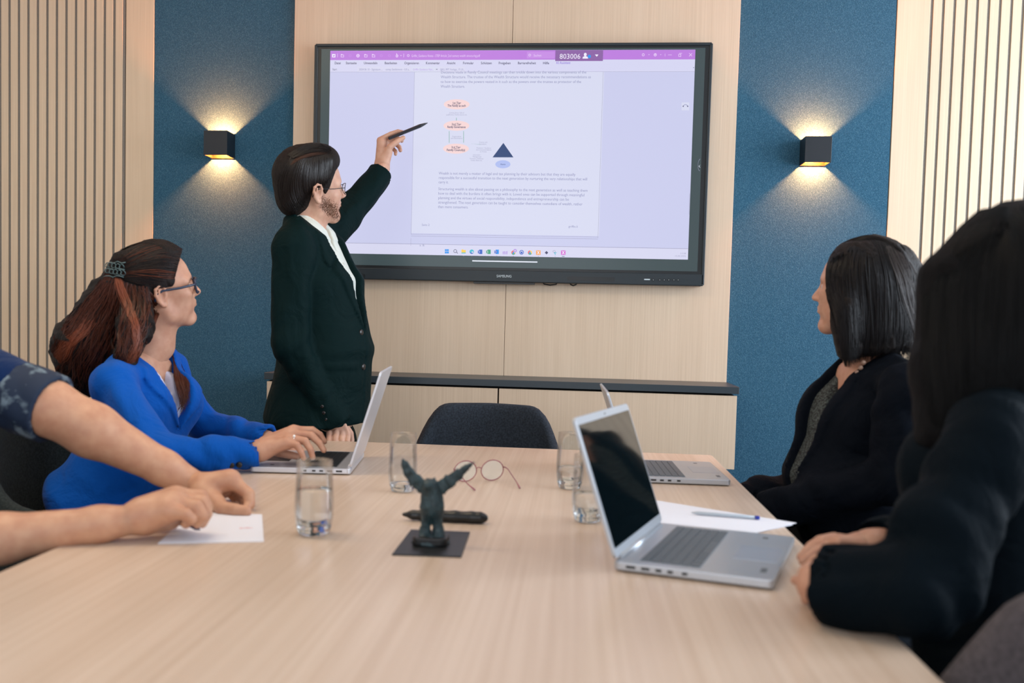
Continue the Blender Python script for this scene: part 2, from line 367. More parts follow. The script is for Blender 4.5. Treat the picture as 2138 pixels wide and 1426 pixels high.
shape([(1416.5,113),(1422,113),(1422,118.6),(1416.5,118.6)],'pic_faint'); shape([(1417.5,114),(1421,114),(1421,117.6),(1417.5,117.6)],'pic_purple',lift=.0014); shape([(1418,111),(1424,111),(1424,112),(1418,112)],'pic_faint')
shape([(1438.3,111.3),(1439.2,111),(1445,117.2),(1444.2,117.9)],'pic_faint'); shape([(1444.4,111.2),(1445.2,111.9),(1439.2,118),(1438.3,117.3)],'pic_faint')
for s,x,w_ in (('Datei',698.5,12.5),('Startseite',722,22.5),('Umwandeln',759.5,28),('Bearbeiten',803,25.5),('Organisieren',844,30.5),('Kommentar',889,29),('Ansicht',933,18),('Formular',966.5,22),('Schützen',1004,22.5),('Freigeben',1041,24.5),('Barrierefreiheit',1081,37.5),('Hilfe',1133.5,12.5)):
    T(s,x,134.2,5,'pic_dark',w_,bold=.0002)
T('KI Assistent',1161.5,133.6,5,'pic_violet',29,bold=.0002)
T('Start',694,146.8,4,'pic_dark',9.5)
for x0,x1 in ((746,801),(803,858),(913.5,971)): pl('tab',x0,139,x1,150,'pic_band',.0005)
pl('tab',859.5,139,913,150,'pic_page',.0005)
T('2024 06 10 - Signature ...',749.5,147,4,'pic_text',49); T('unrep Settlement - US a...',805,147,4,'pic_text',51); T('Griffin Guidance Not...',862,147,4,'pic_lilac',43); T('GRG_PPT Vorlage_17-10...',918.5,147.2,4,'pic_text',51); T('×',909.5,147,4,'pic_dark',3.5)
full('window_edge',149.7,150.2,'pic_line',.0007,1070)
pg=['Decisions made in Family Council meetings can then trickle down into the various components of the','Wealth Structure. The trustee of the Wealth Structure would receive the necessary recommendations as','to how to exercise the powers vested in it such as the powers over the trustee as protector of the','Wealth Structure.']
wd=[298.5,308.5,289,50.5]
for i,(s,w_) in enumerate(zip(pg,wd)): T(s,920.5-.2*i,153.6+i*9.85,5.6,'pic_text',w_)
def ell(px,py,a,b): disc(px,py,27,10.3,'pic_peach','oval',.0008,32); T(a,px,py-1.2,4,'pic_dark',None,'CENTER',.0002); T(b,px,py+4.8,4.4,'pic_dark',38,'CENTER',.0003); pl('underline',px-7.2,py-.6,px+7.2,py-.1,'pic_dark',.0011)
ell(953.5,218,'1st Tier','The Family as such'); ell(953,262.5,'2nd Tier','Family Governance'); ell(952,310.5,'3rd Tier','Family Council(s)')
for a,b,c,w_ in (('Control, Entry / Sale of','',237,31),('qualification, Family reasons etc.','',241,44),('Organisation','',286.5,19),('and Governance','',290.2,24)):
    T(a,953.5,c,3,'pic_line',w_,'CENTER')
for a,x,y,w_ in (('Control, with',1009,298.5,17),('Consultation',1008,302.3,15),('Protector / Guidance',1010,310.5,30),('and recommendations',1010,314.3,32),('to Trustee',1009,318.2,14),('Investment /',996,324.8,16),('Management',996,328.6,18),('Protection / Additional',995,332.6,28),('Family offices etc.',995,336.4,24)):
    T(a,x,y,3,'pic_line',w_,'CENTER')
for a,b in (((953,246),(953,252)),((938,274),(938,298)),((968,274),(968,298)),((984,300),(1004,302))):
    shape([(a[0]-.4,a[1]),(a[0]+.4,a[1]),(b[0]+.4,b[1]),(b[0]-.4,b[1]+.3)],'pic_green','connector')
shape([(1051,298.5),(1072,328.6),(1028.5,328.6)],'pic_navy','triangle'); T('Wealth Structure',1051,323.6,4.2,'pic_white',29.5,'CENTER',.0003)
disc(1050,343,15.8,8.3,'pic_bluee','oval',.0008,28); T('Assets',1050,344.6,3.6,'pic_navy',10.5,'CENTER')
p2=['Wealth is not merely a matter of legal and tax planning by their advisors but that they are equally','responsible for a successful transition to the next generation by nurturing the very relationships that will','carry it.']
for i,(s,w_) in enumerate(zip(p2,(281.5,305,20.5))): T(s,916-.3*i,364.4+i*9.2,5.6,'pic_text',w_)
p3=['Structuring wealth is also about passing on a philosophy to the next generation as well as teaching them','how to deal with the burdens it often brings with it. Loved ones can be supported through meaningful','planning and the virtues of social responsibility, independence and entrepreneurship can be','strengthened. The next generation can be taught to consider themselves custodians of wealth, rather','than mere consumers.']
for i,(s,w_) in enumerate(zip(p3,(306.5,300,269,297,63))): T(s,915-.15*i,397+i*9.35,5.6,'pic_text',w_)
T('Seite 2',880.5,471.5,4.4,'pic_text',16); T('griffin.li',1187,475,4.4,'pic_text',19); T('z. B.',876,514,4,'pic_text',11)
# taskbar icons (sizes as in the picture)
tbx=[933.5,951,968,985,1002.5,1020,1037,1054.5,1072,1089,1106.5,1124,1141,1159,1176]
ty0=lambda x: 525+ (x-933)*.013
for x in (-3,1.2):
    for z in (-4.6,.2): shape([(933.5+x-1.5,ty0(933)+z),(933.5+x+2.4,ty0(933)+z),(933.5+x+2.4,ty0(933)+z+4),(933.5+x-1.5,ty0(933)+z+4)],'pic_blue')
disc(950.5,524.3,3.6,3.6,'pic_dark',inner=.72); shape([(953,527),(954,526.3),(956.2,529),(955.4,529.7)],'pic_dark')
shape([(963.5,521),(967,521),(968,522),(972.5,522),(972.5,529),(963.5,529)],'pic_yellow'); shape([(963.5,527.3),(972.5,527.3),(972.5,529.2),(963.5,529.2)],'pic_teal',lift=.0014)
disc(985,525.5,4.6,4.6,'pic_teal'); disc(986.5,526.5,2,1.6,'pic_band',lift=.0014); disc(985,527,4,3,'pic_dblue',lift=.0013,a0=180,a1=340)
for x,c,s in ((1002.5,'dblue','W'),(1020,'green','X'),(1037,'blue','O')):
    shape([(x-2,521.2),(x+4.6,521.2),(x+4.6,530.4),(x-2,530.4)],'pic_'+c); shape([(x-4.8,523.2),(x+1,523.2),(x+1,529),(x-4.8,529)],'pic_dblue' if c!='green' else 'pic_green',lift=.0014); T(s,x-1.9,528,4,'pic_white',3.6,'CENTER',name='icon').location.y-=.0006
for k,(a,b) in enumerate(((-4,2),(-1.2,4),(1.6,1.5),(4,4.5))): disc(1054.5+a,526.5-b*.2,1,1,'pic_lilac'); shape([(1053.7+a,531-b-2),(1055.2+a,531-b-2),(1055.2+a,531),(1053.7+a,531)],'pic_lilac')
for x in (1072,1106.5):
    for a0,c in ((90,'red'),(210,'green'),(330,'yellow')): disc(x,527.5,4.4,4.4,'pic_'+c,a0=a0,a1=a0+120,inner=.45,n=8)
    disc(x,527.5,1.8,1.8,'pic_blue')
disc(1075.5,523.5,3.6,3.6,'pic_lilac',lift=.0014,inner=.4)
disc(1089,526.8,4.6,4.8,'pic_dblue',inner=.7); shape([(1087,525.5),(1091,525.5),(1091,529.4),(1087,529.4)],'pic_dblue')
for x,c in ((1124,'orange'),(1176,'magenta')):
    shape([(x-4.6,522.8),(x+4.6,522.8),(x+4.6,532.2),(x-4.6,532.2)],'pic_'+c); shape([(x-3,524.2),(x-1.6,524),(x+3,530.4),(x+1.6,531)],'pic_white',lift=.0014); shape([(x+3,524.4),(x+1.6,524),(x-3,530.4),(x-1.6,531)],'pic_white',lift=.0014)
shape([(1137.3,527.6),(1141,524),(1144.8,527.6),(1141,531.2)],'pic_dark')
disc(1157,525,3,2.6,'pic_line',inner=.7); shape([(1156,528),(1162.5,527),(1162.5,528),(1157,529)],'pic_teal'); shape([(1158,526),(1159.2,526),(1160,532.5),(1158.6,532.5)],'pic_teal')
for x in (968,985,1002.5,1020,1037,1072,1124,1159): disc(x,534.0+(x-968)*.008,1.1,.6,'pic_line')
pl('icon',1173,535,1179,536,'pic_dark',.0012)
T('13:08',1420,530.5,3.2,'pic_line',11); T('15.02.2025',1408.5,536,3.2,'pic_line',22)
# side helper buttons and white swipe bar on the glass
shape([(1423,214),(1439,214),(1439,230.5),(1423,230.5)],'pic_page','icon'); disc(1431,222,4.6,4,'pic_text',inner=.75,a0=0,a1=180,lift=.0014); disc(1426.4,222,1.2,1.4,'pic_dark',lift=.0014); disc(1435.8,222,1.2,1.4,'pic_dark',lift=.0014)
shape([(1449.6,140.8),(1446.8,140.8),(1448.2,142.6)],'pic_dark'); shape([(1439.6,432-28),(1440.4,432-28),(1439.2,448),(1438.4,448)],'pic_line')
shape([(986,543.4),(1122,546),(1122,548.4),(986,545.8)],'pic_lightbar','swipe_bar',.0006)
shape([(1461,345),(1462.4,344),(1459.6,347),(1462.4,350),(1461,349.6),(1458.6,347)],'pic_lightbar','icon',.0006)
disc(1462,344.5,5,13,'pic_line',inner=.93,a0=100,a1=260,lift=.0006)
# maker name, soft keys and ports on the lower bar
mat('logo_grey',(.45,.52,.55),.4); 
def onbar(me_name,s,px,py,h,w_,m,bold=.0002):
    o=T(s,px,py,h,m,w_,'CENTER',bold,me_name); o.location.y-=(.0045-.0018+.0005); return o
onbar('logo','SAMSUNG',1052.5,579.2,5.2,31,'logo_grey')
yb=TY-.0045
def onb(px0,py0,px1,py1,n,m):
    a=P(px0,py0,yb); b=P(px1,py1,yb); return oT(n,bx(a[0],b[0],yb-.0006,yb+.001,b[2],a[2]),m)
onb(1185,577,1283,587.5,'sensor_window','screen_frame_dark'); onb(745,572,762,581,'port_panel','screen_frame_dark'); onb(1345,582,1357,585,'soft_key','logo_grey')
for px in (1364,1377.5,1387,1396.5,1407,1416):
    c=P(px,584.5,yb); bm=bmesh.new(); lathe(bm,[(0,.001),(.0055,.001),(.0055,-.001)],14); bmesh.ops.rotate(bm,verts=bm.verts,cent=(0,0,0),matrix=Matrix.Rotation(R(90),3,'X')); bmesh.ops.translate(bm,verts=bm.verts,vec=c); oT('soft_key',bm,'screen_frame_dark')
    c=P(px,584.5,yb-.0012); oT('soft_key_mark',bx(c[0]-.0012,c[0]+.0012,yb-.0016,yb-.001,c[2]-.0012,c[2]+.0012),'logo_grey')
# lower pen tray and the cable loops under the frame
c0=P(989,592,TY+.02); c1=P(1116,597,TY+.02)
oT('pen_tray',bx(c0[0],c1[0],TY+.01,-.035,TZ0-.008,TZ0+.002),'screen_frame_dark')
for a,b in ((1131,1166),(1187,1207)):
    p0,p1=P(a,592,-.05),P(b,592,-.05); bm=bmesh.new(); tube(bm,[(p0[0],-.05,TZ0+.01),(p0[0]+.01,-.05,TZ0-.004),((p0[0]+p1[0])/2,-.05,TZ0-.008),(p1[0]-.01,-.05,TZ0-.004),(p1[0],-.05,TZ0+.01)],.003,6); oT('cable_loop',bm,'screen_frame_dark')
# ================================================================== conference table
TZ=.75; TBL=-.90; TBR=.45; TBF=-1.031; TBN=-3.95
tb_=empty('conference_table',((TBL+TBR)/2,-2.5,0),'long pale oak conference table in the foreground','table')
def oB(n,bm,m,**k): return wparent(obj(n,bm,m,**k),tb_)
bm=bmesh.new(); poly(bm,rrect(TBL,TBR,TBN,TBF,.015,4),TZ-.03,TZ); oB('tabletop',bm,'oak_table',bevel=.003)
mat('table_leg',(.02,.022,.025),.45)
for y in (-1.5,-3.5):
    for x in (TBL+.25,TBR-.25):
        oB('leg',bx(x-.03,x+.03,y-.03,y+.03,0,TZ-.07),'table_leg',bevel=.003)
    oB('crossbar',bx(TBL+.1,TBR-.1,y-.025,y+.025,TZ-.069,TZ-.031),'table_leg')
# ================================================================== signed-distance modelling kit for bodies and clothes
F32=np.float32
class Grid:
    def __init__(s,lo,hi,h):
        s.h=h; s.lo=np.array(lo,float)-2*h; s.n=np.ceil((np.array(hi,float)+2*h-s.lo)/h).astype(int)+1
        s.ax=[(s.lo[i]+h*np.arange(s.n[i])).astype(F32) for i in range(3)]
    def new(s,v=9.): return np.full(tuple(s.n),v,F32)
    def sub(s,lo,hi,m):
        i0=np.clip(np.floor((np.array(lo)-m-s.lo)/s.h).astype(int),0,s.n-1); i1=np.clip(np.ceil((np.array(hi)+m-s.lo)/s.h).astype(int)+1,0,s.n)
        if np.any(i1<=i0): return None
        sl=tuple(slice(a,b) for a,b in zip(i0,i1)); x,y,z=(s.ax[k][sl[k]] for k in range(3))
        return sl,x[:,None,None],y[None,:,None],z[None,None,:]
def smin(a,b,k):
    if k<=0: return np.minimum(a,b)
    h=np.maximum(k-np.abs(a-b),0)/k; return np.minimum(a,b)-h*h*k*F32(.25)
def smax(a,b,k): return -smin(-a,-b,k)
def prim(p):
    """returns lo,hi,f(x,y,z) for a primitive tuple"""
    t=p[0]
    if t=='c':      # tapered capsule: ('c',A,B,ra,rb)
        A,B,ra,rb=np.array(p[1],float),np.array(p[2],float),p[3],p[4]; d=B-A; L2_=max(float(d@d),1e-12)
        lo=np.minimum(A-ra,B-rb); hi=np.maximum(A+ra,B+rb)
        def f(x,y,z):
            px,py,pz=x-F32(A[0]),y-F32(A[1]),z-F32(A[2]); s=np.clip((px*F32(d[0])+py*F32(d[1])+pz*F32(d[2]))/F32(L2_),0,1)
            return np.sqrt((px-s*F32(d[0]))**2+(py-s*F32(d[1]))**2+(pz-s*F32(d[2]))**2)-(F32(ra)+s*F32(rb-ra))
        return lo,hi,f
    if t=='e':      # ellipsoid: ('e',C,(a,b,c),Rot or None)
        C=np.array(p[1],float); r=np.array(p[2],float); Q=np.eye(3) if len(p)<4 or p[3] is None else np.array(p[3],float); m=r.max()
        def f(x,y,z):
            px,py,pz=x-F32(C[0]),y-F32(C[1]),z-F32(C[2])
            q=[(px*F32(Q[0,i])+py*F32(Q[1,i])+pz*F32(Q[2,i])) for i in range(3)]
            k0=np.sqrt(sum((q[i]/F32(r[i]))**2 for i in range(3))); k1=np.sqrt(sum((q[i]/F32(r[i]*r[i]))**2 for i in range(3)))
            return k0*(k0-1)/np.maximum(k1,F32(1e-6))
        return C-m,C+m,f
    if t=='s':      # elliptical segment: ('s',A,B,(wa,ta),(wb,tb),side) width along side, thickness across
        A,B=np.array(p[1],float),np.array(p[2],float); (wa,ta),(wb,tb)=p[3],p[4]; d=B-A; ln=np.linalg.norm(d); u=d/ln; sd=np.array(p[5],float); sd=sd-u*(sd@u); sd/=np.linalg.norm(sd); nn=np.cross(u,sd)
        m=max(wa,ta,wb,tb); lo=np.minimum(A,B)-m; hi=np.maximum(A,B)+m; cap=p[6] if len(p)>6 else .5
        def f(x,y,z):
            px,py,pz=x-F32(A[0]),y-F32(A[1]),z-F32(A[2]); s=(px*F32(u[0])+py*F32(u[1])+pz*F32(u[2]))/F32(ln); sc=np.clip(s,0,1)
            w=F32(wa)+sc*F32(wb-wa); tt=F32(ta)+sc*F32(tb-ta); ex=(s-sc)*F32(ln)
            a=(px*F32(sd[0])+py*F32(sd[1])+pz*F32(sd[2]))/w; b=(px*F32(nn[0])+py*F32(nn[1])+pz*F32(nn[2]))/tt; mn=np.minimum(w,tt)
            c=ex/(mn*F32(2*cap)); k0=np.sqrt(a*a+b*b+c*c)
            k1=np.sqrt((a/w)**2+(b/tt)**2+(c/(mn*F32(2*cap)))**2)
            return k0*(k0-1)/np.maximum(k1,F32(1e-5))
        return lo,hi,f
    raise ValueError(t)
def field(g,prims,k=.02,base=None):
    Fd=g.new() if base is None else base
    for p in prims:
        kk=k
        if isinstance(p[-1],dict): kk=p[-1].get('k',k); op=p[-1].get('op','u'); p=p[:-1]
        else: op='u'
        lo,hi,f=prim(p); q=g.sub(lo,hi,max(kk,0)+3*g.h if op=='u' else kk+2*g.h)
        if q is None: continue
        sl,x,y,z=q; v=f(x,y,z)
        if op=='u': Fd[sl]=smin(Fd[sl],v,kk)
        elif op=='-': Fd[sl]=smax(Fd[sl],-v,kk)
    return Fd
def folds(g,Fd,amp,freq,seed,dirv=None,band=.05):
    """gentle cloth relief: a sum of warped waves"""
    q=np.random.RandomState(seed); X=g.ax[0][:,None,None]; Y=g.ax[1][None,:,None]; Z=g.ax[2][None,None,:]; out=None
    for i in range(4):
        v=q.normal(size=3)
        if dirv is not None: v=np.array(dirv)*(1 if i%2==0 else .8)+v*.35*np.linalg.norm(dirv)
        v=v/np.linalg.norm(v)*freq*(1+.5*i); ph=q.rand()*6.28; w=q.normal(size=3)*freq*.35
        t=np.sin(X*F32(v[0])+Y*F32(v[1])+Z*F32(v[2])+F32(1.3)*np.sin(X*F32(w[0])+Y*F32(w[1])+Z*F32(w[2])+F32(ph))+F32(ph))
        t=(.45*t+.9*(F32(.62)-np.abs(t)))/(1+.5*i)
        out=t if out is None else out+t
    return Fd+out*F32(amp*.5)
def surface(g,Fd):
    s=Fd<0; nx,ny,nz=Fd.shape
    c=s[:-1,:-1,:-1].astype(np.uint8)
    for dx in (0,1):
        for dy in (0,1):
            for dz in (0,1):
                if dx+dy+dz: c=c+s[dx:nx-1+dx,dy:ny-1+dy,dz:nz-1+dz]
    act=(c>0)&(c<8); idx=np.argwhere(act); n=len(idx)
    if n==0: return np.zeros((0,3)),np.zeros((0,4),int)
    ids=np.full(act.shape,-1,np.int32); ids[tuple(idx.T)]=np.arange(n)
    acc=np.zeros((n,3)); cnt=np.zeros(n); i,j,k=idx.T
    for ax in range(3):
        o=[a for a in range(3) if a!=ax]
        for a in (0,1):
            for b in (0,1):
                off=[0,0,0]; off[o[0]]=a; off[o[1]]=b; off2=list(off); off2[ax]=1
                v0=Fd[i+off[0],j+off[1],k+off[2]]; v1=Fd[i+off2[0],j+off2[1],k+off2[2]]
                m=(v0<0)!=(v1<0); t=np.where(m,v0/np.where(m,v0-v1,1),0)
                q=np.zeros((n,3)); q[:,ax]=t; q[:,o[0]]=a; q[:,o[1]]=b
                acc[m]+=q[m]; cnt+=m
    V=(idx+acc/cnt[:,None])*g.h+g.lo
    faces=[]
    for ax in range(3):
        o=[a for a in range(3) if a!=ax]
        sl0=[slice(None)]*3; sl1=[slice(None)]*3; sl0[ax]=slice(0,-1); sl1[ax]=slice(1,None)
        a0=s[tuple(sl0)]; a1=s[tuple(sl1)]; e=np.argwhere(a0!=a1)
        e=e[(e[:,o[0]]>0)&(e[:,o[1]]>0)&(e[:,o[0]]<Fd.shape[o[0]]-1)&(e[:,o[1]]<Fd.shape[o[1]]-1)]
        if not len(e): continue
        def cid(da,db):
            q=e.copy(); q[:,o[0]]-=da; q[:,o[1]]-=db; return ids[q[:,0],q[:,1],q[:,2]]
        f=np.stack([cid(1,1),cid(0,1),cid(0,0),cid(1,0)],1); inside=a0[tuple(e.T)]
        flip=inside if ax!=1 else ~inside
        f[~flip]=f[~flip][:,::-1]; faces.append(f)
    return V,np.concatenate(faces)
def smooth_mesh(V,Fc,it=2,lam=.5):
    for _ in range(it):
        acc=np.zeros_like(V); cnt=np.zeros(len(V))
        for a,b in ((0,1),(1,2),(2,3),(3,0)):
            np.add.at(acc,Fc[:,a],V[Fc[:,b]]); np.add.at(acc,Fc[:,b],V[Fc[:,a]]); np.add.at(cnt,Fc[:,a],1); np.add.at(cnt,Fc[:,b],1)
        V=V+lam*(acc/np.maximum(cnt,1)[:,None]-V)
    return V
def mesh_of(parts,name,smooth_it=1):
    Vs=[];Fs=[];n=0
    for g,Fd in parts:
        V,Fc=surface(g,Fd)
        if not len(V): continue
        V=smooth_mesh(V,Fc,smooth_it); Vs.append(V); Fs.append(Fc+n); n+=len(V)
    V=np.concatenate(Vs); Fc=np.concatenate(Fs)
    return raw_mesh(name,V,Fc)
def raw_mesh(name,V,Fc,k=4):
    me=D.meshes.new(name); me.vertices.add(len(V)); me.vertices.foreach_set('co',np.asarray(V,F32).ravel())
    me.loops.add(len(Fc)*k); me.loops.foreach_set('vertex_index',np.asarray(Fc,np.int32).ravel())
    me.polygons.add(len(Fc)); me.polygons.foreach_set('loop_start',np.arange(0,len(Fc)*k,k,dtype=np.int32)); me.polygons.foreach_set('use_smooth',[True]*len(Fc))
    me.update(calc_edges=True); return me
def bounds(prims,pad=.02):
    lo=[];hi=[]
    for p in prims:
        if isinstance(p[-1],dict): p=p[:-1]
        a,b,_=prim(p); lo.append(a); hi.append(b)
    return np.min(lo,0)-pad,np.max(hi,0)+pad
def sdf_obj(name,prims,h,m,parent,k=.02,smooth_it=1,fold=None,post=None,pad=.02):
    lo,hi=bounds([p for p in prims if not(isinstance(p[-1],dict) and p[-1].get('op')=='-')],pad); g=Grid(lo,hi,h); Fd=field(g,prims,k)
    if fold: Fd=folds(g,Fd,*fold)
    if post: Fd=post(g,Fd)
    o=obj(name,mesh_of([(g,Fd)],name,smooth_it),m); return wparent(o,parent)
def XYZ(g): return g.ax[0][:,None,None],g.ax[1][None,:,None],g.ax[2][None,None,:]
def chain(pts,rr,**kw):
    out=[]
    for (a,b,ra,rb) in zip(pts,pts[1:],rr,rr[1:]): out.append(('c',a,b,ra,rb,kw) if kw else ('c',a,b,ra,rb))
    return out
# ---------------------------------------------------------------- local frames
class Frame:
    """o origin; f forward, l left, u up"""
    def __init__(s,o,f,u=(0,0,1)):
        f=np.array(f,float); f/=np.linalg.norm(f); u=np.array(u,float); l=np.cross(u,f); l/=np.linalg.norm(l); u=np.cross(f,l)
        s.o=np.array(o,float); s.f,s.l,s.u=f,l,u; s.Q=np.stack([f,l,u],1)
    def __call__(s,a,b,c): return s.o+s.f*a+s.l*b+s.u*c
    def tf(s,prims,sc=1.0):
        out=[]
        for p in prims:
            kw=p[-1] if isinstance(p[-1],dict) else None; q=p[:-1] if kw is not None else p
            if q[0]=='c': r=('c',s(*[sc*v for v in q[1]]),s(*[sc*v for v in q[2]]),q[3]*sc,q[4]*sc)
            elif q[0]=='e': r=('e',s(*[sc*v for v in q[1]]),tuple(sc*v for v in q[2]),s.Q@(np.eye(3) if len(q)<4 or q[3] is None else np.array(q[3])))
            elif q[0]=='s': r=('s',s(*[sc*v for v in q[1]]),s(*[sc*v for v in q[2]]),tuple(sc*v for v in q[3]),tuple(sc*v for v in q[4]),s.Q@np.array(q[5],float))+tuple(q[6:])
            out.append(r+((kw,) if kw is not None else ()))
        return out
    def local(s,g):
        X,Y,Z=XYZ(g); X=X-F32(s.o[0]);Y=Y-F32(s.o[1]);Z=Z-F32(s.o[2])
        return [X*F32(v[0])+Y*F32(v[1])+Z*F32(v[2]) for v in (s.f,s.l,s.u)]
def rotm(axis,deg): return np.array(Matrix.Rotation(R(deg),3,axis))
def head_prims(female=False,chin=0.):
    j=.9 if female else 1.0; P_=[]
    P_+=[('e',(-.015,0,.035),(.098,.076,.083)),('e',(.012,0,.028),(.085,.068,.078))]                      # cranium, forehead
    P_+=[('e',(.045,0,-.02),(.052,.058*j,.075),{'k':.02})]                                   # mid face
    for s in (-1,1):
        P_+=[('c',(-.002,s*.058*j,-.035),(.012,s*.050*j,-.070),.016,.016,{'k':.025}),('c',(.012,s*.050*j,-.070),(.068,s*.016,-.100),.018,.016,{'k':.025})]   # jaw
        P_+=[('e',(.062,s*.036,-.018),(.026,.024,.020),{'k':.02})]                              # cheek bones
        P_+=[('c',(.084,s*.012,.020),(.070,s*.044,.018),.011,.010,{'k':.015})]                  # brows
        P_+=[('e',(.094,s*.031,.000),(.016,.018,.012),{'op':'-','k':.012})]                     # sockets
        P_+=[('e',(.0745,s*.031,.000),(.0135,.0140,.0135),{'k':.003})]                            # eyelids over the eyeball
    P_+=[('e',(.040,s*.037*j,-.052),(.038,.024,.038),{'k':.02}) for s in (-1,1)]
    P_+=[('c',(.050,0,-.085),(.078,0,-.098),.025,.018+.004*(not female),{'k':.02})]            # chin
    P_+=[('c',(.088,0,.012),(.112,0,-.028),.0075,.0095,{'k':.010}),('e',(.103,.0105,-.031),(.010,.007,.0065),{'k':.005}),('e',(.103,-.0105,-.031),(.010,.007,.0065),{'k':.005})]  # nose
    P_+=[('e',(.106,.0055,-.038),(.004,.0035,.003),{'op':'-','k':.002}),('e',(.106,-.0055,-.038),(.004,.0035,.003),{'op':'-','k':.002})]
    P_+=[('e',(.070,0,-.055),(.028,.032,.024),{'k':.018})]                                     # muzzle
    for s in (-1,1):
        P_+=[('c',(.0985,0,-.053),(.086,s*.023,-.0575),.0052,.003,{'k':.004}),('c',(.0970,0,-.063),(.086,s*.022,-.0590),.0062,.003,{'k':.003})]   # lips
    P_+=[('c',(-.030,0,-.045),(-.042,0,-.13),.056 if not female else .049,.056 if not female else .048,{'k':.03}),('c',(.00,0,-.085),(-.022,0,-.16),.040,.046,{'k':.03})]  # neck
    return P_
def ear_prims(s):
    pts=[(.006,s*.072,-.010),(.008,s*.078,.010),(.002,s*.082,.024),(-.010,s*.086,.027),(-.020,s*.087,.018),(-.022,s*.086,.002),(-.016,s*.082,-.016),(-.006,s*.077,-.030),(.001,s*.073,-.033),(.004,s*.071,-.026)]
    out=[('c',a,b,.0042 if i<6 else .0055,.0042 if i<6 else .0055,{'k':.003}) for i,(a,b) in enumerate(zip(pts,pts[1:]))]
    out+=[('e',(-.007,s*.0765,.000),(.017,.0045,.026),{'k':.004}),('e',(-.004,s*.068,-.004),(.014,.010,.024),{'k':.008})]
    out+=[('e',(-.003,s*.083,-.004),(.008,.0065,.012),{'op':'-','k':.003}),('c',(-.014,s*.083,-.012),(-.010,s*.084,.014),.0035,.0035,{'k':.003})]
    return out
def strands(paths,rad,sides=3,taper=True):
    """paths: array (n,m,3) -> one mesh of thin tapering tubes"""
    Pn=np.asarray(paths,float); n,m,_=Pn.shape
    t=np.gradient(Pn,axis=1); t/=np.maximum(np.linalg.norm(t,axis=2,keepdims=True),1e-9)
    ref=np.array([.31,.52,.79]); a=np.cross(t,ref); a/=np.maximum(np.linalg.norm(a,axis=2,keepdims=True),1e-9); b=np.cross(t,a)
    rr=np.broadcast_to(np.asarray(rad,float).reshape(-1,1),(n,m)).copy()
    if taper: rr*=np.interp(np.linspace(0,1,m),[0,.1,.7,1],[.6,1,.9,.15])[None]
    V=np.stack([Pn+rr[...,None]*(a*math.cos(2*math.pi*k/sides)+b*math.sin(2*math.pi*k/sides)) for k in range(sides)],2).reshape(-1,3)
    base=(np.arange(n)[:,None]*m+np.arange(m-1)[None]).reshape(-1)*sides; Fs=[]
    for k in range(sides): k2=(k+1)%sides; Fs.append(np.stack([base+k,base+k2,base+sides+k2,base+sides+k],1))
    return V,np.concatenate(Fs)
def resample(pts,m):
    pts=np.asarray(pts,float); n=len(pts); t=np.linspace(0,n-1,m); out=[]
    for q in t:   # Catmull-Rom
        i=min(int(q),n-2); u=q-i; p0,p1,p2,p3=pts[max(i-1,0)],pts[i],pts[i+1],pts[min(i+2,n-1)]
        out.append(.5*((2*p1)+(-p0+p2)*u+(2*p0-5*p1+4*p2-p3)*u*u+(-p0+3*p1-3*p2+p3)*u**3))
    return np.array(out)
def sheet_strands(guides,n,m=14,jit=.004,rad=.0011,wave=0,wf=3,seed=1,depth=.006,shorten=.12):
    """guides: ordered list of polylines; strands fill the sheet between neighbours"""
    q=np.random.RandomState(seed); G=np.array([resample(g_,m) for g_ in guides]); ng=len(G); out=[]
    for i in range(n):
        a=q.rand()*(ng-1); k=min(int(a),ng-2); u=a-k; p=G[k]*(1-u)+G[k+1]*u
        nrm=np.cross(np.gradient(p,axis=0),(G[k+1]-G[k])); nrm/=np.maximum(np.linalg.norm(nrm,axis=1,keepdims=True),1e-6)
        env=np.linspace(.15,1,m)[:,None]; o=q.normal(size=3)*jit; d=(q.rand()-.5)*2*depth
        p=p+o*env+nrm*d*np.minimum(env*1.5,1)
        if wave:
            ph=q.rand()*6.28+a*2.2; s_=np.linspace(0,1,m); ax=q.normal(size=3); p=p+(nrm*np.sin(s_*wf*6.28+ph)[:,None]+np.cross(nrm,np.gradient(p,axis=0)*30)*np.cos(s_*wf*6.28+ph*1.3)[:,None]*.6)*wave*env
        e=1-q.rand()*shorten; p=resample(p[:max(3,int(math.ceil(m*e)))],m); out.append(p)
    return np.array(out)
def hair_obj(name,groups,m,parent,kind='stuff'):
    Vs=[];Fs=[];n=0
    for paths,rad in groups:
        V,Fc=strands(paths,rad); Vs.append(V); Fs.append(Fc+n); n+=len(V)
    o=obj(name,raw_mesh(name,np.concatenate(Vs),np.concatenate(Fs)),m,kind=kind); return wparent(o,parent)
def finger(pts,rr): return [('c',a,b,ra,rb,{'k':.0015}) for a,b,ra,rb in zip(pts,pts[1:],rr,rr[1:])]
def hand_field(g,fingers,palm,kp=.008,extra=()):
    """fingers kept apart from each other, blended into the palm"""
    Pm=field(g,palm,.012); out=None
    Fg=g.new()
    for f in fingers:
        q=field(g,f,.0015); Fg=smin(Fg,q,.001)
    out=smin(Pm,Fg,kp)
    if extra: out=field(g,list(extra),.01,out)
    return out
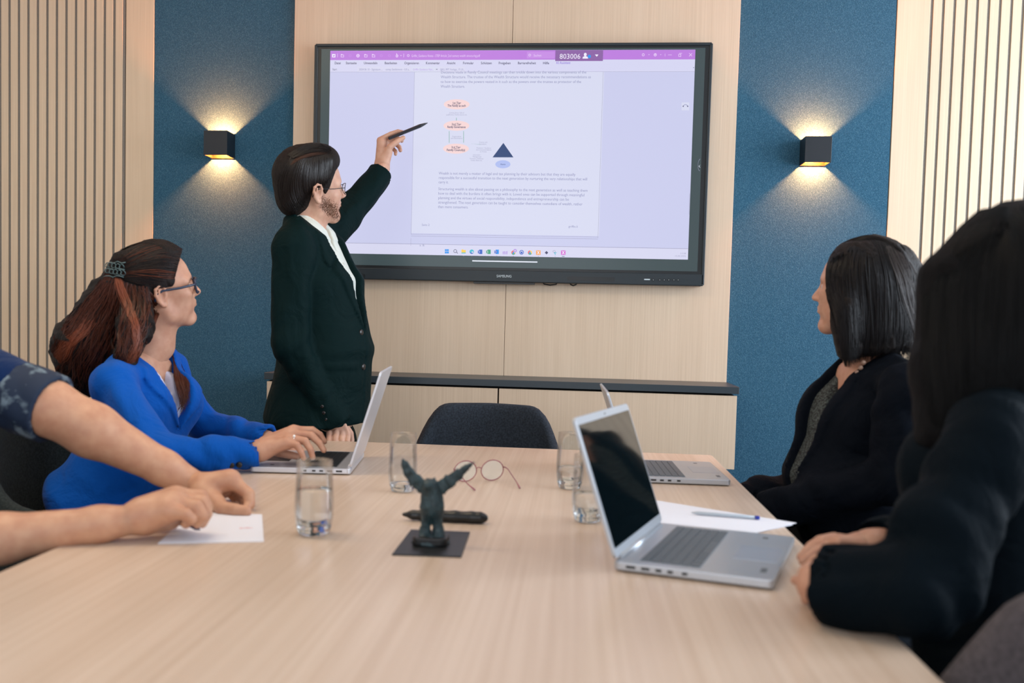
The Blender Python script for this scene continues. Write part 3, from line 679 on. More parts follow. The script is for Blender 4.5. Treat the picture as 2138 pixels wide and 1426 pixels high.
# ================================================================== people: shared pieces
def skin_mat(name,c,c2,rough=.5):
    m=noise_mat(name,c,c2,(38,38,38),rough,.12,5,.3,.7,.0012); b=m.node_tree.nodes['Principled BSDF']
    b.inputs['Subsurface Weight'].default_value=.12; b.inputs['Subsurface Radius'].default_value=(.012,.004,.002); b.inputs['Subsurface Scale'].default_value=1.0
    b.inputs['Specular IOR Level'].default_value=.4
    return m
skin_mat('skin_fair',(.60,.36,.26),(.50,.27,.19)); skin_mat('skin_tan',(.58,.32,.20),(.48,.235,.145)); skin_mat('skin_warm',(.56,.31,.21),(.47,.23,.15))
mat('lip',(.45,.16,.13),.4); mat('eye_white',(.75,.73,.70),.2); mat('eye_iris',(.06,.04,.03),.15); mat('nail',(.62,.36,.30),.3)
def hair_mat(name,c,rough=.32,spec=.5): m=mat(name,c,rough); m.node_tree.nodes['Principled BSDF'].inputs['Specular IOR Level'].default_value=spec; return m
noise_mat('hair_base',(.003,.002,.002),(.013,.008,.007),(320,320,14),.6,.9,3,.3,.7,.004); M['hair_base'].node_tree.nodes['Principled BSDF'].inputs['Specular IOR Level'].default_value=.2; hair_mat('hair_black',(.005,.004,.005),.38,.25); hair_mat('hair_dark',(.011,.007,.006),.35,.3); hair_mat('hair_auburn',(.075,.018,.008),.4,.3); hair_mat('hair_red',(.20,.042,.012),.42); hair_mat('hair_brown',(.014,.008,.007),.38,.3); hair_mat('hair_grey',(.045,.036,.034),.38,.3); hair_mat('parting_hair',(.07,.036,.026),.6,.1); hair_mat('stubble',(.15,.07,.04),.7,.1)
def fval(prims,k,x,y,z):
    out=None
    for p in prims:
        kk=k; op='u'
        if isinstance(p[-1],dict): kk=p[-1].get('k',k); op=p[-1].get('op','u'); p=p[:-1]
        v=prim(p)[2](x,y,z); out=v if out is None else (smin(out,v,kk) if op=='u' else smax(out,-v,kk))
    return out
def drape(px,py,prims,k,lift=0.,ymiss=None,t0=.9):
    """where the sight lines through the given spots meet a shape (bounded march), lifted off its surface"""
    shp=np.shape(px); px=np.ravel(px).astype(float); py=np.ravel(py).astype(float)
    d=(RC@np.stack([(px-PPX)/FPX,np.ones_like(px),-(py-PPY)/FPX])).T; d/=np.linalg.norm(d,axis=1,keepdims=True)
    t=np.full(len(px),t0); best=np.full(len(px),9.); bt=t.copy()
    for _ in range(42):
        q=CAMP+d*t[:,None]; v=fval(prims,k,*[q[:,i].astype(F32) for i in range(3)]).astype(float)
        u=v<best; best=np.where(u,v,best); bt=np.where(u,t,bt); t=t+np.clip(v*.8,-.05,.4)
        t=np.minimum(t,5.2)
    q=CAMP+d*bt[:,None]
    far=best>.0025
    if far.any():      # sight lines that pass beside the shape: settle them onto it
        z=q[far]
        for _ in range(2):
            f0=fval(prims,k,*[z[:,i].astype(F32) for i in range(3)]).astype(float); gr=np.stack([(fval(prims,k,*[(z[:,i]+(2e-3 if i==j else 0)).astype(F32) for i in range(3)])-f0)/2e-3 for j in range(3)],1)
            gr/=np.maximum(np.linalg.norm(gr,axis=1,keepdims=True),1e-6); z=z-gr*np.clip(f0,0,.08)[:,None]
        q[far]=z
    q=q-d*(np.ravel(np.broadcast_to(lift,shp)))[:,None]
    return q.reshape(shp+(3,))
def px_strands(guides,n,m,base,k,lift=(.001,.006),jit=2.,wave=0.,wf=2.,seed=1,shorten=.15,smooth=3,t0=.9,locks=0,clump=.6):
    q=np.random.RandomState(seed); G=np.array([resample([(a,b,0) for a,b in g_],m)[:,:2] for g_ in guides]); ng=len(G); X=[];Y=[];Lf=[]
    for i in range(n):
        a=q.rand()*(ng-1); kk=min(int(a),ng-2); u=a-kk
        if locks:
            lc=(math.floor(a*locks)+.5)/locks; sh=np.linspace(0,1,m)[:,None]**.6*clump; aa=a+(lc-a)*sh; aa=np.clip(aa,0,ng-1-1e-6); ki=np.minimum(aa.astype(int),ng-2)[:,0]; uu=aa-ki[:,None]; ix=np.arange(m); p=G[ki,ix]*(1-uu)+G[ki+1,ix]*uu
        else: p=G[kk]*(1-u)+G[kk+1]*u
        env=np.linspace(.25,1,m); d=np.gradient(p,axis=0); nn=np.stack([-d[:,1],d[:,0]],1); nn/=np.maximum(np.linalg.norm(nn,axis=1,keepdims=True),1e-6)
        p=p+q.normal(size=2)*jit*env[:,None]
        if wave: ph=(q.rand()*1.6+a*1.9) if not locks else (math.floor(a*locks)*2.4+q.rand()*.7); p=p+nn*(np.sin(np.linspace(0,1,m)*wf*6.28+ph)*wave*env)[:,None]
        e=1-q.rand()*shorten; c=max(3,int(math.ceil(m*e))); p=resample(np.c_[p[:c],np.zeros(c)],m)[:,:2]
        X.append(p[:,0]);Y.append(p[:,1]); l0=lift[0]+(lift[1]-lift[0])*q.rand(); Lf.append(np.full(m,l0)*np.interp(np.linspace(0,1,m),[0,.15,1],[.3,1,1]))
    Q=drape(np.array(X),np.array(Y),base,k,np.array(Lf),t0=t0)
    for _ in range(smooth): Q[:,1:-1]=.5*Q[:,1:-1]+.25*(Q[:,:-2]+Q[:,2:])
    return Q
def head_detail(e,Hf,sc,lips=True):
    """eyes, lips and ears' colour pieces of a head frame"""
    for s in (-1,1):
        bm=bmesh.new(); bmesh.ops.create_uvsphere(bm,u_segments=16,v_segments=10,radius=.0112*sc); bmesh.ops.translate(bm,verts=bm.verts,vec=Hf(.0776*sc,s*.031*sc,.0*sc)); o=wparent(obj('eye',bm,'eye_white',smooth=True),e)
        bm=bmesh.new(); bmesh.ops.create_uvsphere(bm,u_segments=12,v_segments=8,radius=.0056*sc); bmesh.ops.translate(bm,verts=bm.verts,vec=Hf(.0846*sc,s*.031*sc,.0*sc)); i=wparent(obj('iris',bm,'eye_iris',smooth=True),e)
def spectacles(e,Hf,sc,name='spectacles',m='black_metal',rim=.0012,square=False,wid=1.):
    pr=bmesh.new()
    for s in (-1,1):
        c=np.array([.107,s*.033,-.002]); pts=[]
        for k in range(25):
            a=2*math.pi*k/24; ca,sa=math.cos(a),math.sin(a)
            if square: ca=math.copysign(abs(ca)**.6,ca); sa=math.copysign(abs(sa)**.6,sa)
            pts.append(Hf(*(sc*(c+np.array([-.012*abs(ca)*(1 if ca*s>0 else .2),.026*wid*ca,.020*wid*sa])))))
        tube(pr,pts,rim*sc,6,False)
        tube(pr,[Hf(*(sc*np.array(q))) for q in ((.096,s*.059*wid,.008),(.088,s*.070,.009),(.050,s*.078,.009),(.0,s*.081,.011),(-.018,s*.083,.004),(-.026,s*.083,-.014))],rim*sc*1.1,6)
    tube(pr,[Hf(*(sc*np.array(q))) for q in ((.107,-.008,.004),(.110,0,.007),(.107,.008,.004))],rim*sc,6)
    g=wparent(obj(name,pr,m,smooth=True),e)
    bm=bmesh.new()
    for s in (-1,1):
        v=[]
        for k in range(24):
            a=2*math.pi*k/24; ca,sa=math.cos(a),math.sin(a)
            if square: ca=math.copysign(abs(ca)**.6,ca); sa=math.copysign(abs(sa)**.6,sa)
            v.append(bm.verts.new(Hf(*(sc*np.array([.107-.012*abs(ca)*(1 if ca*s>0 else .2),s*.033+.0255*wid*ca,-.002+.0195*wid*sa])))))
        bm.faces.new(v)
    wparent(obj('lens',bm,'lens_glass'),g) if False else None
    o=obj('lens',bm,'lens_glass'); o.parent=g; o.matrix_parent_inverse=(g.matrix_parent_inverse.inverted() if False else Matrix()); 
    o.matrix_parent_inverse=g.matrix_parent_inverse.copy() if False else Matrix()
    # g keeps world placement through its own inverse, so the lens needs the same undoing
    o.matrix_parent_inverse=(Matrix.Translation(e.location)@e.rotation_euler.to_matrix().to_4x4()@g.matrix_parent_inverse).inverted()
    return g
m=mat('lens_glass',(.9,.95,.95),.03); b=m.node_tree.nodes['Principled BSDF']; b.inputs['Alpha'].default_value=.22
def body_skin(e,m,parts):
    """parts: list of (prims,k,h,post) grids joined into one skin mesh"""
    gs=[]
    for it in parts:
        prims,k,h=it[:3]; post=it[3] if len(it)>3 else None
        lo,hi=bounds([p for p in prims if not(isinstance(p[-1],dict) and p[-1].get('op')=='-')],.012); g=Grid(lo,hi,h); Fd=field(g,prims,k)
        if post is not None: Fd=post(g,Fd)
        gs.append((g,Fd))
    o=obj('body',mesh_of(gs,'body',1),m); return wparent(o,e)
def hand_part(fingers,palm,h=.0022,kp=.007,extra=()):
    allp=[p for f in fingers for p in f]+list(palm)+list(extra); lo,hi=bounds(allp,.01); g=Grid(lo,hi,h); return (g,hand_field(g,fingers,palm,kp,extra))
def body_join(e,m,parts,hands):
    gs=[]
    for it in parts:
        prims,k,h=it[:3]; post=it[3] if len(it)>3 else None
        lo,hi=bounds([p for p in prims if not(isinstance(p[-1],dict) and p[-1].get('op')=='-')],.012); g=Grid(lo,hi,h); Fd=field(g,prims,k)
        if post is not None: Fd=post(g,Fd)
        gs.append((g,Fd))
    gs+=hands
    return wparent(obj('body',mesh_of(gs,'body',1),m),e)
def surf_at(prims,k,p,d,tmax=.5):
    p=np.array(p,float); d=np.array(d,float)/np.linalg.norm(d); t=0
    for _ in range(60):
        q=p+d*t; v=float(fval(prims,k,*[np.array([c],F32) for c in q])[0])
        t+=v*.7
        if abs(v)<2e-4: break
    return p+d*t
def button(e,p,d,r=.009,m='button_dark'):
    bm=bmesh.new(); lathe(bm,[(0,.0035),(r*.75,.0035),(r,.002),(r,-.002),(0,-.002)],14)
    q=Vector(d).to_track_quat('Z','Y').to_matrix(); bmesh.ops.rotate(bm,verts=bm.verts,cent=(0,0,0),matrix=q); bmesh.ops.translate(bm,verts=bm.verts,vec=Vector(p)); return wparent(obj('button',bm,m,smooth=True),e)
mat('button_dark',(.012,.010,.010),.25)
def legs_seated(e,hipc,f,l,m,knee=.46,foot=.12,w=.10,hz=.55):
    """trousers of a seated figure: thighs forward, shins down, shoes on the floor"""
    f=np.array(f);l=np.array(l);pr=[]
    for s in (-1,1):
        h_=hipc+l*s*.09; k_=hipc+f*knee+l*s*w; k_[2]=hz-.03; a_=k_+f*foot*.3; a_[2]=.10
        pr+=[('c',h_,k_,.088,.066),('c',k_,a_,.062,.045)]
        sh=[('c',a_+np.array([0,0,-.055])-f*.02,a_+np.array([0,0,-.062])+f*.15,.040,.034)]
        o=sdf_obj('shoe',sh+[('c',a_+np.array([0,0,-.03]),a_+np.array([0,0,.02]),.040,.038)],.008,'shoe_black',e,.02,1,None,lambda g,F:smax(F,.002-XYZ(g)[2],0.))
    pr.append(('e',hipc,(.15,.17,.11),np.stack([f,l,[0,0,1]],1)))
    sdf_obj('trousers',pr,.011,m,e,.04,1,(.004,26,3))
mat('shoe_black',(.01,.01,.01),.3)
cloth_mat('trouser_dark',(.012,.014,.018))
# ================================================================== standing man with the pen
def man():
    cloth_mat('suit_green',(.0022,.0125,.0135),.7,.22,.3,1100,.2); cloth_mat('shirt_white',(.62,.66,.62),.8,.1,.05,1400,.1)
    base=P(655,900,-.85)
    e=empty('person',(base[0],-.85,0),'standing man in dark green suit, round glasses and beard, pointing a pen at the screen','person')
    sc=1.07
    HO=P(650,392,-.85); az,pt,rl=R(34),R(7),R(20)
    f=np.array([math.cos(az)*math.cos(pt),math.sin(az)*math.cos(pt),math.sin(pt)]); u=np.array([0,-math.sin(rl),math.cos(rl)]); Hf=Frame(HO,f,u)
    ta=R(-8); TF=Frame(P(640,470,-.84),(math.cos(ta),math.sin(ta),0)); lv=TF.l
    yT=-.83
    # jacket torso
    C=[P(643,505,yT),P(670,600,yT),P(683,730,yT),P(662,880,yT)]
    def torso(d): return [('s',C[0],C[1],(.175-d,.100-d),(.180-d,.133-d),lv,.3),('s',C[1],C[2],(.180-d,.133-d),(.178-d,.160-d),lv,.2),('s',C[2],C[3],(.178-d,.160-d),(.205-d,.185-d),lv,.25)]
    shR=P(613,520,-1.0); elR=P(608,715,-1.03); wrR=P(703,884,-.955)
    shL=P(664,512,-.66); elL=P(722,452,-.50); wrL=P(797,362,-.36)
    neckc=P(640,462,-.83)
    def trap(d): return [('c',neckc-np.array([0,0,.015]),shR+np.array([0,0,.015]),.055-d,.060-d,{'k':.05}),('c',neckc-np.array([0,0,.015]),shL+np.array([0,0,.0]),.055-d,.055-d,{'k':.05})]
    armR=[('c',shR,elR,.073,.062,{'k':.035}),('c',elR,wrR,.062,.046,{'k':.02})]
    armL=[('c',shL,elL,.072,.064,{'k':.04}),('c',elL,wrL,.062,.049,{'k':.02})]
    hemz=P(650,893,yT)[2]
    colr=[('s',neckc+TF.u*-.05,neckc+TF.u*.012-TF.f*.012,(.082,.080),(.071,.070),lv,.15,{'k':.02})]
    cb=float((P(762,695,-.95)-TF.o)@TF.u)
    def jpost(g,F):
        a,b,c=TF.local(g)
        wv=.070*np.clip((c-cb)/(-.02-cb),0,1.6)
        # lapels: a raised strip on each side of the opening
        lw=np.interp(c,[cb,cb*.55,cb*.35,-.08,0],[.002,.052,.066,.050,.045]).astype(F32)
        bb=np.abs(b); lap=smax(F-.009,smax(bb-wv-lw,wv-bb,0.),.002); lap=smax(lap,-(a-.01),0.); lap=smax(lap,c-.05,0.)
        # notch in the lapel
        notch=np.maximum(np.abs(c+.155+ (bb-.10)*.9)-.006,.060-bb+0*c); lap=smax(lap,-notch,.001)
        F=smin(F,lap,.0015)
        F=smax(F,smin(wv-bb,a+.005,0.),.004) if False else smax(F,np.minimum(wv-bb,a+.01),.004)
        # overlap edge below the button and the pocket welt
        F=smax(F,-np.maximum(np.maximum(np.abs(b+.012)-.0025,c-cb),-(F+.005)),.002)
        wel=np.maximum(np.maximum(np.abs(c-(cb-.115))-.011,np.abs(b+.105)-.055),-(a)); F=smin(F,smax(F-.004,wel,.001),.001)
        # open top: below a plane that is high at the nape and low in front
        F=smax(F,c-(.035-a*.75),.004)
        F=smax(F,(F32(hemz)-XYZ(g)[2])+ .12*(a),.006)
        return F
    # right sleeve cut at the cuff
    def cuts(g,F):
        for w_,el,ln in ((wrR,elR,.0),(wrL,elL,.0)):
            d=(w_-el)/np.linalg.norm(w_-el); X,Y,Z=XYZ(g); t=(X-F32(w_[0]))*F32(d[0])+(Y-F32(w_[1]))*F32(d[1])+(Z-F32(w_[2]))*F32(d[2]); r=np.sqrt((X-F32(w_[0]))**2+(Y-F32(w_[1]))**2+(Z-F32(w_[2]))**2)
            F=smax(F,np.minimum(t-ln,.11-r),.004)
            inner=np.sqrt(np.maximum(r*r-t*t,0))-.041; F=smax(F,-np.maximum(inner,-t-.03),.003)
        return F
    wrRe=wrR+(wrR-elR)/np.linalg.norm(wrR-elR)*.03; wrLe=wrL+(wrL-elL)/np.linalg.norm(wrL-elL)*.03
    armR[1]=('c',elR,wrRe,.062,.049,{'k':.02}); armL[1]=('c',elL,wrLe,.061,.048,{'k':.02})
    jk=torso(0)+trap(0)+colr
    prims=jk+armR+armL
    lo,hi=bounds(prims,.02); g=Grid(lo,hi,.0058)
    Ft=field(g,jk,.04); Ft=folds(g,Ft,.0035,13,5,(1,.3,2.0)); Ft=jpost(g,Ft)
    Fa=field(g,armR,.03); Fa=folds(g,Fa,.013,23,11,(2.2,1,1.2)); Fb=field(g,armL,.03); Fb=folds(g,Fb,.011,26,8,(2.,1,-1.4))
    Fj=smin(Ft,cuts(g,Fa),.010); Fj=smin(Fj,cuts(g,Fb),.03)
    j=wparent(obj('suit_jacket',mesh_of([(g,Fj)],'suit_jacket',1),'suit_green'),e)
    for py_ in (695,768):
        c_=float((P(762,py_,-.95)-TF.o)@TF.u); q=surf_at(jk,.04,TF(.35,-.022,c_),-TF.f); button(e,q,TF.f*.97-TF.l*.3,.011)
    for k_ in range(3):
        q=surf_at(armR,.03,wrR+np.array([-.03-.004*k_,-.12,.02+.022*k_]),(0.1,1,0)); button(e,q,(-.2,-1,0),.0065)
    # shirt
    spr=torso(.012)+trap(.012); ncol=[('s',neckc-TF.u*.05,neckc+TF.u*.030,(.072,.070),(.0625,.0615),lv,.12,{'k':.012})]
    def spost(g,F):
        a,b,c=TF.local(g)
        # collar wings
        w=np.maximum(np.abs(b)-.075,np.abs(c+.02+ (np.abs(b)-.02)*-.1)-.034); F=smin(F,smax(F-.005,np.maximum(w,.008-np.abs(b)+ (c+.05)*0.3),.001),.001)
        F=smax(F,np.minimum(.016*np.clip((c+.10)*14,0,1.4)-np.abs(b),a),.003)
        F=smax(F,c-(.055-a*.85),.003); F=smax(F,-.36-c,.002); F=smin(F,smax(F-.0018,np.maximum(np.abs(b)-.014,c+.09),.001),.001)
        return F
    sdf_obj('shirt',spr+ncol,.0045,'shirt_white',e,.03,1,(.0012,30,2,(0,1,1)),spost)
    for c_ in (-.135,-.215):
        q=surf_at(spr+ncol,.03,TF(.35,.0,c_),-TF.f); button(e,q,TF.f,.005,'shirt_button')
    # trousers and shoes (standing)
    tp=[('e',P(655,905,yT)-np.array([0,0,.03]),(.15,.17,.12))]
    for s in (-1,1):
        h_=C[3]+lv*s*.095+np.array([0,0,-.08]); k_=h_+np.array([.02,0,0]); k_[2]=.50; a_=k_+np.array([-.03,0,0]); a_[2]=.11
        tp+=[('c',h_,k_,.098,.072),('c',k_,a_,.070,.056)]
        sdf_obj('shoe',[('c',a_+np.array([-.02,0,-.06]),a_+np.array([.17,-.01,-.068]),.043,.036),('c',a_+np.array([0,0,-.03]),a_+np.array([0,0,.02]),.042,.04)],.008,'shoe_black',e,.02,1,None,lambda g,F:smax(F,.002-XYZ(g)[2],0.))
    sdf_obj('trousers',tp,.012,'suit_green',e,.05,1,(.004,20,4))
    # skin: head, neck, hidden trunk and arms, hands
    hp=Hf.tf(head_prims()[:-2],sc); ears=Hf.tf(ear_prims(-1)+ear_prims(1),sc)
    neck=[('c',Hf(-.022*sc,0,-.045*sc),neckc+TF.f*.008-np.array([0,0,.06]),.054,.058,{'k':.03}),('c',Hf(.005,0,-.085),neckc+TF.f*.022-np.array([0,0,.04]),.038,.044,{'k':.03})]
    tr=[('s',C[0],C[2],(.14,.07),(.14,.11),lv,.3),('c',neckc-np.array([0,0,.03]),C[0],.045,.055),('s',C[2],C[3],(.14,.11),(.16,.12),lv,.3)]+[('c',a,b,.045,.038) for a,b in ((shR,elR),(shL,elL))]
    wr=P(702,890,-.95)
    fo=[('c',elR,wr,.04,.029),('c',elL,P(800,350,-.34),.04,.029)]
    lg=[('c',C[3]+lv*s*.09,np.array([C[3][0],C[3][1],.12])+lv*s*.095,.07,.04) for s in (-1,1)]
    # raised left hand
    q=lambda x,y,d=0.: P(x,y,-.33+d)
    lw_=q(796,346); palm=[('c',q(800,352),lw_,.0275,.0265),('c',lw_,q(797,298),.0265,.020),('c',q(800,340,.02),q(806,306,.03),.024,.019),('c',q(803,338,-.01),q(812,318,-.01),.022,.015)]
    fg=[finger([q(793,292),q(816,280,.005),q(831,274.5,.01),q(840,276,.012)],[.0115,.0100,.0088,.0078]),
        finger([q(799,298,.02),q(824,289,.03),q(834,290,.028),q(839,294,.02)],[.0115,.0098,.0088,.0080]),
        finger([q(803,304,.035),q(826,300,.055),q(834,307,.05),q(836,314,.04)],[.0112,.0095,.0085,.0078]),
        finger([q(805,312,.05),q(820,310,.065),q(826,316,.06),q(826,322,.052)],[.0100,.0085,.0076,.0068]),
        finger([q(803,328,-.012),q(814,307,-.02),q(828,296,-.012),q(842,287.5,-.002)],[.0150,.0125,.0108,.0088])]
    hL=hand_part(fg,palm,.0022,.008)
    # hanging right hand, loosely closed
    r=lambda x,y,d=0.: P(x,y,-.95+d)
    palm=[('c',r(700,884),r(704,898),.027,.026),('s',r(704,892),r(709,908),(.040,.016),(.042,.0145),(1,-.35,0),.5)]
    fg=[]
    for i,(x0,d0) in enumerate(((688,-.03),(701,-.028),(714,-.018),(726,-.006))):
        fg.append(finger([r(x0,905,d0),r(x0-1,921,d0-.018),r(x0,934,d0-.004),r(x0+2,936,d0+.014)],[.0115,.0102,.009,.008]))
    fg.append(finger([r(722,893,.01),r(731,905,.02),r(734,919,.02),r(732,929,.012)],[.014,.012,.010,.009]))
    hR=hand_part(fg,palm,.0025,.006)
    body_join(e,'skin_fair',[(hp+ears+neck,.015,.0026),(tr+fo+lg,.04,.012)],[hL,hR])
    head_detail(e,Hf,sc)
    # hair
    hb=[('e',(-.020,0,.044),(.110,.0865,.098)),('e',(-.062,0,-.025),(.058,.068,.070),{'k':.03}),('e',(.030,-.01,.095),(.060,.058,.046),{'k':.03})]
    hbw=Hf.tf(hb,sc)
    def hcut(g,F):
        a,b,c=[v/F32(sc) for v in Hf.local(g)]
        zl=np.interp(a.ravel() if a.ndim==1 else a,[-.12,-.045,-.022,-.020,.022,.034,.05,.07],[-.085,-.085,-.06,.004,-.004,-.018,.045,.085]).astype(F32)
        zl=np.interp(a,[-.12,-.05,-.030,-.022,.008,.022,.034,.046,.062,.085],[-.088,-.088,-.070,.012,.018,-.014,-.014,.030,.060,.080]).astype(F32)
        return smax(F,(zl-c)*.7,.004)
    sdf_obj('hair',hbw,.0035,'hair_base',e,.02,1,(.0016,150,6,(1.2,0,.25)),hcut)
    S=[]
    side=[[(603,335),(586,370),(584,410),(603,437)],[(618,333),(601,370),(600,410),(618,440)],[(632,331),(622,365),(622,405),(634,432)],[(648,329),(643,360),(642,388),(645,404)],[(664,326),(662,352),(661,378),(660,396)],[(680,322),(681,345),(679,368),(676,388)],[(693,322),(694,335),(692,352),(688,372)]]
    S.append((px_strands(side,1500,12,hbw,.02,(-.001,.004),1.6,.6,1.0,3,.12,t0=2.6),np.random.RandomState(1).uniform(.0006,.0013,1500)))
    back=[[(612,322),(592,350),(580,385),(588,425),(606,440)],[(603,335),(586,370),(584,410),(603,437),(610,441)]]
    S.append((px_strands(back,350,12,hbw,.02,(-.001,.004),1.5,.5,1.0,5,.1,t0=2.6),np.random.RandomState(1).uniform(.0006,.0013,350)))
    top=[[(612,330),(640,320),(668,316),(690,320)],[(606,326),(634,309),(664,304),(692,310)],[(600,324),(628,305),(658,299),(688,304)]]
    S.append((px_strands(top,450,12,hbw,.02,(-.001,.006),1.5,.8,1.0,4,.25,t0=2.6),np.random.RandomState(1).uniform(.0006,.0012,450)))
    hair_obj('hair_strands',S,'hair_dark',e)
    S=[(px_strands([[(606,345),(628,331),(660,322),(688,319)],[(610,338),(630,326),(660,318),(690,316)]],110,10,hbw,.02,(.001,.004),2.2,.8,1.0,14,.5,t0=2.6),.0006)]
    tag(hair_obj('hair_strands',S,'parting_hair',e),'lighter thin hair along the parting')
    # beard stubble
    q_=np.random.RandomState(9); pts=[]
    n_=9000; X=q_.uniform(664,722,n_); Y=q_.uniform(400,462,n_)
    # keep a jaw-shaped region
    edge=q_.normal(size=n_)*3.5; ok=(Y+edge>402+np.clip((X-670)*.62,0,24))&(Y+edge<436+np.clip((X-672)*.75,0,20))&(X+edge>670)
    fade=np.clip((Y-402-np.clip((X-670)*.62,0,24))/14,.25,1); ok&=q_.rand(n_)<fade*.8
    X,Y=X[ok],Y[ok]; A=drape(X,Y,hp,.015,-.0005,t0=2.6); Bp=drape(X-1.3+q_.normal(size=len(X))*.8,Y+2.2,hp,.015,.0022,t0=2.6)
    keep=(np.linalg.norm(Bp-A,axis=1)<.012)&(np.abs(fval(hp,.015,*[A[:,i].astype(F32) for i in range(3)]))<.004); A,Bp=A[keep],Bp[keep]
    hair_obj('beard',[(np.stack([A,(A+Bp)/2,Bp],1),.00028)],'stubble',e)
    spectacles(e,Hf,sc,rim=.0011,wid=.92)
    # the pen in his hand is a thing of its own
    a,b_=P(811,289.5,-.345),P(893,256.5,-.32); dv=b_-a
    bm=bmesh.new(); tube(bm,[a,a+dv*.02,a+dv*.80,a+dv*.82,a+dv*.94,a+dv*.985,b_],[.0045,.0066,.0072,.0070,.0036,.0016,.0009],6)
    o=obj('stylus_pen',bm,'pen_black'); tag(o,'black six-sided pen the standing man holds up to the screen','pen')
mat('pen_black',(.012,.016,.025),.3); mat('shirt_button',(.55,.56,.52),.4)
man()
def W(*a): return np.array(a,float)
def dirv(azd): return W(math.cos(R(azd)),math.sin(R(azd)),0)
def blazer(e,name,m,TF,C,wd,arms,neckc,cb,vw,h=.0065,lapw=.06,fold=.0055,seed=1,bust=True,open_=0.,shirt=None,armr=(.066,.055,.042),k=.04,collar=True,hem=None,cuffcut=True):
    """tailored jacket as one surface: trunk, lapels, collar and sleeves; arms = [(shoulder,elbow,wrist),...]"""
    lv=TF.l
    def trunk(d):
        o=[('s',C[i],C[i+1],(wd[i][0]-d,wd[i][1]-d),(wd[i+1][0]-d,wd[i+1][1]-d),lv,.28) for i in range(len(C)-1)]
        if bust:
            for s in (-1,1): o.append(('e',C[0]+TF.u*-.07+TF.f*(wd[0][1]-.02)+lv*s*.075,(.062-d,.075-d,.075-d),TF.Q,{'k':.05}))
        for a in arms: o.append(('c',neckc-TF.u*.02,a[0]+W(0,0,.008),.052-d,.056-d,{'k':.05}))
        return o
    tr=trunk(0)+([('s',neckc-TF.u*.05,neckc+TF.u*.01-TF.f*.01,(.078,.076),(.066,.066),lv,.15,{'k':.02})] if collar else [])
    sl=[]
    for a in arms:
        w_=a[2]+(a[2]-a[1])/np.linalg.norm(a[2]-a[1])*.03; sl.append([('c',a[0],a[1],armr[0],armr[1],{'k':.03}),('c',a[1],w_,armr[1],armr[2],{'k':.02})])
    lo,hi=bounds(tr+[p for s_ in sl for p in s_],.02); g=Grid(lo,hi,h); a_,b_,c_=TF.local(g)
    F=folds(g,field(g,tr,k),fold*.7,14,seed,(1,.4,1.6))
    wv=open_+vw*np.clip((c_-cb)/(-.02-cb),0,1.5); bb=np.abs(b_)
    lw=np.interp(c_,[cb,cb*.5,cb*.3,-.06,0],[.004,lapw*.85,lapw,lapw*.8,lapw*.7]).astype(F32)
    lap=smax(F-.009,smax(bb-wv-lw,wv-bb,0.),.002); lap=smax(lap,np.maximum(-(a_-.01),c_-.05),0.); lap=smax(lap,(cb-.0)-c_,0.)
    F=smin(F,lap,.0015)
    F=smax(F,np.minimum(wv-bb,a_+.01),.004); F=smax(F,c_-(.030-a_*.7),.004)
    if hem is not None: F=smax(F,F32(hem)-XYZ(g)[2]+0*F,.01)
    for i,(s_,a) in enumerate(zip(sl,arms)):
        q=folds(g,field(g,s_,.03),fold*2.4,25,seed+7+i,(2,1,1.3)); X,Y,Z=XYZ(g); d=(a[2]-a[1])/np.linalg.norm(a[2]-a[1]); w_=a[2]
        t=(X-F32(w_[0]))*F32(d[0])+(Y-F32(w_[1]))*F32(d[1])+(Z-F32(w_[2]))*F32(d[2]); r=np.sqrt((X-F32(w_[0]))**2+(Y-F32(w_[1]))**2+(Z-F32(w_[2]))**2)
        q=smax(q,np.minimum(t,.10-r),.004); q=smax(q,-np.maximum(np.sqrt(np.maximum(r*r-t*t,0))-(armr[2]-.008),-t-.03),.003)
        F=smin(F,q,.025)
    j=wparent(obj(name,mesh_of([(g,F)],name,1),m),e)
    if shirt:
        sp=trunk(.012)
        def post(g,F):
            a,b,c=TF.local(g); F=smax(F,c-(.01-a*.9),.004); F=smax(F,np.minimum(.05*np.clip((c+.13)*8,0,1.3)-np.abs(b),a),.004); return smax(F,(cb-.12)-c,.0)
        sdf_obj(shirt[0],sp,.006,shirt[1],e,.03,1,None,post)
    return tr,sl
def relaxed_hand(wr,d,nrm,side,sc=1.,curl=.5,h=.0026):
    """wr wrist, d pointing direction, nrm back-of-hand direction, side: +1 thumb towards d x nrm, -1 the other way"""
    d=np.array(d)/np.linalg.norm(d); nrm=nrm-d*(np.array(nrm)@d); nrm=nrm/np.linalg.norm(nrm); t=np.cross(d,nrm)*side
    A=lambda a,b,c: wr+(d*a+t*b+nrm*c)*sc
    palm=[('s',A(.0,0,0),A(.082,.002,0),(.027*sc,.017*sc),(.040*sc,.014*sc),t,.5),('c',A(-.04,0,0),A(.01,0,0),.025*sc,.024*sc)]
    fg=[]
    for i,(b,L_) in enumerate(((.030,.076),(.010,.084),(-.010,.078),(-.029,.062))):
        p=A(.084-.004*abs(i-1),b,.002); pts=[p]; ang=.25*curl
        for s_,j_ in ((.45,.7),(.30,.9),(.25,.6)):
            ang+=j_*curl*.9; p=p+(d*math.cos(ang)-nrm*math.sin(ang)+t*(.06*(1.5-i)*.3))*L_*s_*sc; pts.append(p)
        fg.append(finger(pts,[r*sc*(1 if i<3 else .87) for r in (.0105,.0095,.0085,.0075)]))
    fg.append(finger([A(.018,.022,-.006),A(.045,.046,-.012),A(.072,.056,-.018),A(.094,.054,-.024)],[.015*sc,.012*sc,.0105*sc,.009*sc]))
    return hand_part(fg,palm,h,.007)
